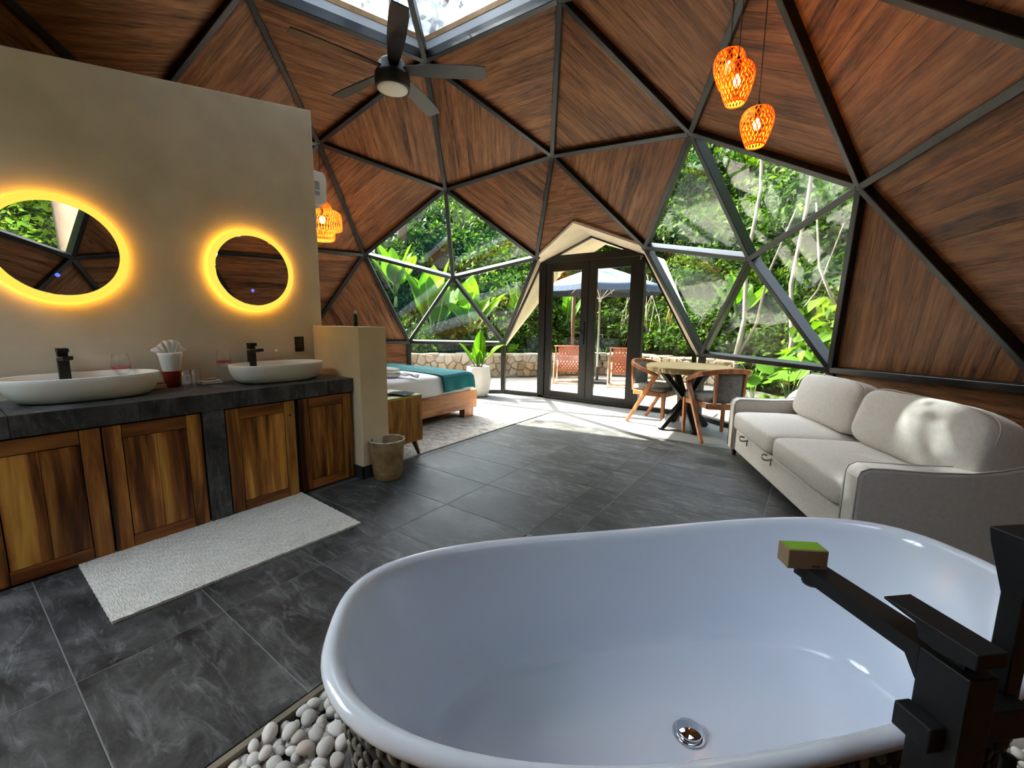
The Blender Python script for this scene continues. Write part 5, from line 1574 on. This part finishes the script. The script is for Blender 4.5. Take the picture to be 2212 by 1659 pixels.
# round-leaved herbs near the low window
def herb(x, y, label, n, H, rl, seed, mat=M_bigleaf):
    rr = random.Random(seed)
    h = thing('taro_plant', label, 'plant', (x, y, ground_z(x, y)), group='round-leaved herbs outside the low window')
    for k in range(n):
        az = 2*PI*k/n + rr.uniform(-0.4, 0.4); L = H*rr.uniform(0.6, 1.1); out = H*rr.uniform(0.2, 0.55)
        top = Vector((out*math.cos(az), out*math.sin(az), L))
        rad = rl*rr.uniform(0.7, 1.15); tilt = rr.uniform(0.3, 0.8)
        ex = Vector((math.cos(az)*math.cos(tilt), math.sin(az)*math.cos(tilt), -math.sin(tilt))); ey = Vector((-math.sin(az), math.cos(az), 0)); ez = ex.cross(ey)
        vs = [top]; fs = []
        NN = 14
        for i in range(NN):
            a = 2*PI*i/NN; r_ = rad*(1 + 0.35*max(0, math.cos(a))**3 - 0.3*max(0, -math.cos(a))**6 + 0.05*math.sin(5*a))
            vs.append(top + ex*(r_*math.cos(a)) + ey*(r_*math.sin(a)) + ez*(0.12*rad*math.cos(2*a)))
        for i in range(NN): fs.append((0, 1 + i, 1 + (i+1) % NN))
        lf = MB().add(vs, fs).build('leaf', mat, h, smooth=True)
        MB().tube([Vector((0, 0, 0)), Vector((out*0.35*math.cos(az), out*0.35*math.sin(az), L*0.6)), top], 0.008, 5).build('stalk', M_stem, lf)
herb(2.55, 5.45, 'round-leaved herb standing outside the low window, beside the pale trunk', 9, 0.75, 0.17, 1)
herb(2.05, 5.60, 'round-leaved herb outside the low window, behind the table', 8, 0.62, 0.13, 2)
herb(3.25, 5.20, 'round-leaved herb outside the low window, nearest the plank wall', 8, 0.55, 0.15, 3)
herb(2.80, 6.10, 'tall round-leaved herb on the slope above the low window', 9, 0.85, 0.20, 4)
def fern(x, y, label, n, L, seed):
    rr = random.Random(seed)
    f = thing('fern', label, 'plant', (x, y, ground_z(x, y)), group='ferns outside the low window')
    for k in range(n):
        az = 2*PI*k/n + rr.uniform(-0.3, 0.3); l = L*rr.uniform(0.7, 1.1); rise = rr.uniform(0.6, 1.25)
        m = MB(); d = Vector((math.cos(az), math.sin(az), 0)); sd_ = Vector((-math.sin(az), math.cos(az), 0))
        def cen(t): return d*(l*t*math.cos(rise)) + Vector((0, 0, l*(t*math.sin(rise) - 0.45*t*t)))
        for i in range(11):
            t = 0.15 + 0.85*i/11; c = cen(t); w = 0.22*l*math.sin(PI*min(1, t*0.95))**0.6
            for s in (-1, 1):
                e = c + sd_*s*w + d*0.04
                m.add([c, c + d*0.045 + Vector((0, 0, 0.004)), e, e - d*0.02], [(0, 1, 2, 3)])
        m.tube([cen(i/6) for i in range(7)], 0.004, 4)
        m.build('frond', M_leaf2, f)
fern(2.20, 4.72, 'bright fern outside the low window, behind the armchair', 11, 0.62, 1)
fern(2.62, 4.55, 'bright fern outside the low window, behind the sofa arm', 10, 0.55, 2)
fern(2.45, 5.00, 'bright fern outside the low window, beside the boulder', 10, 0.55, 3)
fern(3.05, 4.75, 'bright fern outside the low window, farthest along the sofa', 10, 0.5, 4)
def boulder(x, y, r, label, seed, mat):
    rr = random.Random(seed)
    m = MB().superell((0, 0, 0), r, r*0.8, r*0.75, 0.8, 0.8, 22, 12)
    m.v = [(px*(1 + 0.12*math.sin(py*9/r*0.3 + seed)), py*(1 + 0.12*math.cos(pz*8 + seed)), pz*(1 + 0.1*math.sin(px*7 + seed))) for px, py, pz in m.v]
    o = m.build('boulder', mat, None, loc=(x, y, ground_z(x, y) + r*0.45), rz=seed)
    tag(o, label, 'rock', 'boulders outside the low window')
M_rock = plain('mossy_rock', (0.19, 0.17, 0.14), 0.9, bump=0.8, bscale=9, var=0.5)
boulder(2.85, 5.05, 0.34, 'pale lichened boulder outside the low window, largest of the three', 1, M_rock)
boulder(3.25, 4.55, 0.22, 'pale boulder outside the low window, close to the plank wall', 2, M_rock)
boulder(1.75, 5.65, 0.20, 'pale boulder outside the low window, behind the table legs', 3, M_rock)
# trees
M_bark = plain('pale_bark', (0.15, 0.12, 0.08), 0.9, bump=0.7, bscale=14, var=0.35)
M_bark2 = plain('brown_bark', (0.13, 0.075, 0.04), 0.9, bump=0.9, bscale=14, var=0.35)
def tree(x, y, label, path, r, crown, mat=M_bark, branches=(), lsize=(0.12, 0.25), dens=24):
    t = thing('tree', label, 'tree', (x, y, ground_z(x, y)), group='trees on the slope')
    MB().tube([Vector(p) for p in path], lambda u: r*(1 - 0.55*u), 12).build('trunk', mat, t, smooth=True)
    for b in branches: MB().tube([Vector(p) for p in b[0]], lambda u: b[1]*(1 - 0.6*u), 8).build('branch', mat, t, smooth=True)
    if crown:
        c = bushes(crown, dens, *lsize); v, f = leaf_cloud(*c, flop=0.9)
        o = fast_mesh('crown', v, f, M_leaf2); o.parent = t; o['kind'] = 'stuff'
tree(1.62, 6.95, 'forked pale-barked young tree outside the star window above the table', [(0, 0, -0.2), (-0.04, 0, 0.7), (0.05, 0, 1.4), (-0.02, 0.1, 2.4), (0.1, 0.2, 3.8), (0.0, 0.3, 5.2)], 0.055, [(0, 0.2, 5.4, 1.0, 0.7), (0.6, 0.5, 4.7, 0.7, 0.5), (-0.7, 0.1, 4.9, 0.7, 0.5)], M_bark, [([(-0.03, 0, 0.65), (0.25, 0.05, 1.3), (0.35, 0.1, 2.2), (0.7, 0.2, 3.4)], 0.035)])
tree(2.42, 6.85, 'slim pale-barked tree in the middle of the star window above the table', [(0, 0, -0.2), (0.05, 0, 0.9), (-0.06, 0.1, 1.9), (0.05, 0.1, 3.2), (0.1, 0.2, 4.8)], 0.05, [(0.1, 0.2, 5.0, 0.9, 0.6), (-0.5, 0.5, 4.4, 0.6, 0.5)], M_bark, [([(0.0, 0.02, 1.2), (0.35, 0.1, 1.8), (0.6, 0.2, 2.9)], 0.025)])
tree(3.05, 6.65, 'leaning pale-barked tree close to the plank wall', [(0, 0, -0.2), (0.1, 0, 1.0), (0.35, 0.1, 2.1), (0.4, 0.2, 3.4), (0.7, 0.3, 5.0)], 0.065, [(0.7, 0.3, 5.2, 1.0, 0.7), (0.1, 0.4, 4.6, 0.7, 0.5)], M_bark, [([(0.08, 0, 0.8), (-0.3, 0.1, 1.7), (-0.45, 0.2, 2.8)], 0.03)])
tree(-5.3, 9.2, 'tall thin tree far up the slope above the five-sided window', [(0, 0, -0.2), (0.1, 0, 2.0), (0.0, 0.1, 4.5), (0.2, 0.2, 7.0)], 0.11, [(0.2, 0.2, 7.2, 1.4, 1.0), (-0.8, 0.2, 6.4, 1.0, 0.7), (1.0, 0.4, 6.6, 1.0, 0.7)], M_bark, (), (0.18, 0.36), 18)
tree(6.7, -0.46, 'big brown-barked tree outside the single triangular window', [(0, 0, -0.3), (0.0, -0.05, 1.5), (-0.08, -0.15, 3.2), (0.1, -0.3, 5.5), (0.2, -0.4, 8.0)], 0.26, [(0.2, -0.4, 8.3, 2.4, 1.6), (1.6, 0.6, 7.2, 1.6, 1.1), (-1.3, -0.2, 7.4, 1.7, 1.1)], plain('sunlit_bark', (0.055, 0.035, 0.021), 0.9, bump=0.9, bscale=10, var=0.3), (), (0.2, 0.4), 14)
tree(-7.2, -0.6, 'tall shade tree standing sunward of the dome', [(0, 0, -0.3), (0.1, 0, 2.5), (0.3, 0.1, 5.0), (0.9, 0.1, 7.6)], 0.22, [(1.4, 0.0, 8.6, 1.7, 1.3), (1.3, -1.2, 8.3, 1.3, 1.0), (0.4, 0.3, 8.9, 0.75, 0.7), (2.3, -0.4, 9.4, 1.2, 0.9), (1.0, -0.5, 7.6, 1.2, 0.9), (0.7, 1.75, 8.7, 0.5, 0.5)], M_bark2, (), (0.16, 0.34), 55)
tree(-8.6, 7.3, 'tall spreading tree whose crown hangs over the skylight view', [(0, 0, -0.3), (0.2, -0.1, 2.5), (0.5, 0.2, 5.0), (1.2, 0.6, 7.4)], 0.16, [(1.2, 0.4, 7.0, 1.3, 0.9), (2.6, 1.2, 7.6, 1.1, 0.8), (0.2, -0.6, 6.6, 1.0, 0.7), (3.6, 2.2, 7.0, 1.0, 0.7)], M_bark2, (), (0.16, 0.34), 12)
# bare vines hanging behind the parasol
vn = thing('hanging_vine', 'tangle of bare brown vines hanging on the slope behind the parasol', 'vine', (-0.75, 8.35, 0.4))
for k in range(14):
    x = rnd.uniform(-0.7, 0.7); h = rnd.uniform(1.2, 2.4)
    MB().tube([(x*0.6 + 0.25*math.sin(k), 0.3 + 0.2*rnd.random(), h), (x + 0.1*math.sin(3*k), 0.1, h*0.6), (x - 0.15*math.cos(k), -0.1, 0.1)], 0.009, 5).build('stem', M_bark, vn)

# parasol
M_canopy = plain('blue_grey_canvas', (0.055, 0.078, 0.125), 0.8, spec=0.2)
M_pole = plain('grey_pole', (0.30, 0.28, 0.26), 0.45)
um = thing('parasol', 'blue-grey garden parasol on a grey pole outside the glass door', 'parasol', (-1.0, 6.22, -0.03), 0.2)
RU = 1.30; ZR, ZA = 2.02, 2.48
for k in range(8):
    a0, a1 = 2*PI*k/8, 2*PI*(k+1)/8
    def cp(u, v):
        r = RU*v; a = a0 + (a1-a0)*u
        chord = math.cos(PI/8)/math.cos(a - (a0+a1)/2)
        sag = 0.045*math.sin(PI*u)*v
        return (r*chord*math.cos(a), r*chord*math.sin(a), ZA - (ZA-ZR)*v**1.15 - sag*0.5)
    c = MB().grid(cp, 6, 8).build('canopy_panel', M_canopy, um, smooth=True, solid=0.006, solid_off=0)
    MB().grid(lambda u, v: (RU*math.cos(PI/8)/math.cos(PI/4*(u-0.5))*math.cos(a0+(a1-a0)*u), RU*math.cos(PI/8)/math.cos(PI/4*(u-0.5))*math.sin(a0+(a1-a0)*u), ZR - 0.02*math.sin(PI*u) - 0.10*v), 6, 1).build('valance', M_canopy, c, solid=0.005, solid_off=0)
    MB().tube([(0.03*math.cos(a0), 0.03*math.sin(a0), ZA - 0.05), (RU*0.98*math.cos(a0), RU*0.98*math.sin(a0), ZR - 0.02)], 0.009, 6).build('rib', M_white, um)
    MB().tube([(0.035*math.cos(a0), 0.035*math.sin(a0), 1.80), (RU*0.5*math.cos(a0), RU*0.5*math.sin(a0), ZA - (ZA-ZR)*0.45 - 0.03)], 0.008, 6).build('strut', M_white, um)
MB().tube([(0, 0, 0.05), (0, 0, ZA + 0.02)], 0.022, 12).build('pole', M_pole, um)
MB().lathe([(0.035, 0), (0.035, 0.10)], 14, (0, 0, 1.74)).build('runner', M_white, um)
MB().lathe([(0.03, 0), (0.03, 0.06), (0.01, 0.09)], 14, (0, 0, ZA)).build('finial', M_pole, um)
MB().box((-0.25, -0.25, 0.001), (0.25, 0.25, 0.06)).build('base_slab', M_black, um, bevel=0.01)
MB().lathe([(0.035, 0.06), (0.032, 0.35)], 14).build('base_tube', M_black, um)
MB().tube([(0.02, 0, 1.05), (0.09, 0, 1.05), (0.09, 0, 0.98)], 0.008, 6).build('crank', M_pole, um)
# deck chairs
M_sling = plain('rust_leather', (0.27, 0.065, 0.026), 0.6, var=0.15)
M_deckwood = plain('deckchair_wood', (0.28, 0.13, 0.055), 0.5, var=0.2)
def deck_chair(label):
    d = thing('deck_chair', label, 'chair', group='rust deck chairs on the patio')
    W = 0.28
    for s in (-1, 1):
        MB().bar((-0.42, s*W, 0.80), (0.46, s*W, 0.02), 0.03, 0.045, (1, 0, 1)).build('long_rail', M_deckwood, d, bevel=0.004, seg=1)
        MB().bar((-0.36, s*(W-0.035), 0.02), (0.38, s*(W-0.035), 0.42), 0.028, 0.042, (1, 0, 1)).build('seat_rail', M_deckwood, d, bevel=0.004, seg=1)
        MB().bar((-0.22, s*(W+0.03), 0.60), (-0.62, s*(W+0.03), 0.02), 0.026, 0.036, (1, 0, 1)).build('prop_leg', M_deckwood, d, bevel=0.004, seg=1)
    for p in ((-0.42, 0.80), (0.38, 0.42), (-0.62, 0.03), (0.44, 0.03), (-0.33, 0.04), (-0.22, 0.60)):
        MB().tube([(p[0], -W - 0.03, p[1]), (p[0], W + 0.03, p[1])], 0.014, 8).build('cross_bar', M_deckwood, d)
    vs, fs = [], []
    NU, NV = 27, 40
    pts = [(-0.43, 0.815), (-0.30, 0.60), (-0.16, 0.36), (-0.02, 0.23), (0.14, 0.24), (0.38, 0.435)]
    sp = smooth_prof(pts, 8); ns_ = len(sp) - 1
    for j in range(NV + 1):
        k = j/NV*ns_; i = min(int(k), ns_-1); t = k - i
        x = sp[i][0]*(1-t) + sp[i+1][0]*t; z = sp[i][1]*(1-t) + sp[i+1][1]*t
        for i2 in range(NU + 1): vs.append((x, -0.225 + 0.45*i2/NU, z))
    for j in range(NV):
        for i2 in range(NU):
            hole = (j % 2 == 0) and (i2 % 4 == (1 if (j//2) % 2 else 3)) and 1 < j < NV-2
            if not hole: fs.append((j*(NU+1)+i2, j*(NU+1)+i2+1, (j+1)*(NU+1)+i2+1, (j+1)*(NU+1)+i2))
    MB().add(vs, fs).build('woven_sling', M_sling, d, solid=0.005, solid_off=0)
    return d
dc = deck_chair('rust woven deck chair seen through the handle-side door pane')
dc2 = copy_tree(dc)
dc.location = (-1.60, 6.02, -0.03); dc.rotation_euler = (0, 0, math.radians(118))
dc2['label'] = 'rust woven deck chair seen through the hinge-side door pane, beside the parasol base'
dc2.location = (-0.42, 6.25, -0.03); dc2.rotation_euler = (0, 0, math.radians(112))
# wooden post on the slope
po = MB().lathe([(0.045, 0), (0.042, 2.0), (0.03, 2.02)], 10).build('wooden_post', M_bark2, None, loc=(-2.05, 7.05, 0.3), smooth=True)
tag(po, 'upright wooden post behind the stone wall', 'post')
# fallen leaves on the skylight
M_dead = leaf_mat('dead_leaf', [(0.2, (0.25, 0.03, 0.01)), (0.6, (0.42, 0.09, 0.02)), (0.9, (0.5, 0.33, 0.03))], 0.5, 0.6)
def fallen(x, y, L, rz, label):
    P = [NP(i, R + 0.11) + Vector((0, 0, CURB)) for i in (nZ, nA, nB)]
    m = MB()
    rows = []
    for i in range(7):
        t = i/6; w = L*0.22*math.sin(PI*min(1, max(0.02, t)))**0.8
        rows += [(L*(t-0.5), w, 0.012*math.sin(t*5)), (L*(t-0.5), 0, 0), (L*(t-0.5), -w, 0.010*math.cos(t*4))]
    m.add(rows, [(3*i+k, 3*i+k+1, 3*i+4+k, 3*i+3+k) for i in range(6) for k in range(2)])
    zt = 4.152 + 0.11 + CURB
    r_ = math.hypot(x, y); z = zt - 0.243*0.95*r_/1.37*1.0 + 0.012
    o = m.build('fallen_leaf', M_dead, None, loc=(x, y, z), rz=rz, solid=0.002)
    tag(o, label, 'leaf', 'fallen leaves on the skylight')
fl = [(-1.00, 0.40, 0.10, 0.4, 'red fallen leaf on the skylight, left of the fan rod'), (-0.86, 0.80, 0.07, 1.2, 'small red fallen leaf on the skylight close to the fan rod'), (-0.80, 0.95, 0.09, 2.2, 'yellow fallen leaf on the skylight beside the fan blade'),
      (-0.34, 0.94, 0.16, -0.9, 'long dark red fallen leaf on the skylight beyond the rafter'), (-0.28, 1.02, 0.10, -0.6, 'short red fallen leaf touching the long dark one on the skylight'), (0.0, 1.02, 0.08, 0.3, 'red fallen leaf on the skylight near its far edge'), (-0.45, 1.12, 0.07, 0.9, 'small brown fallen leaf in the skylight corner')]
for a in fl: fallen(*a)
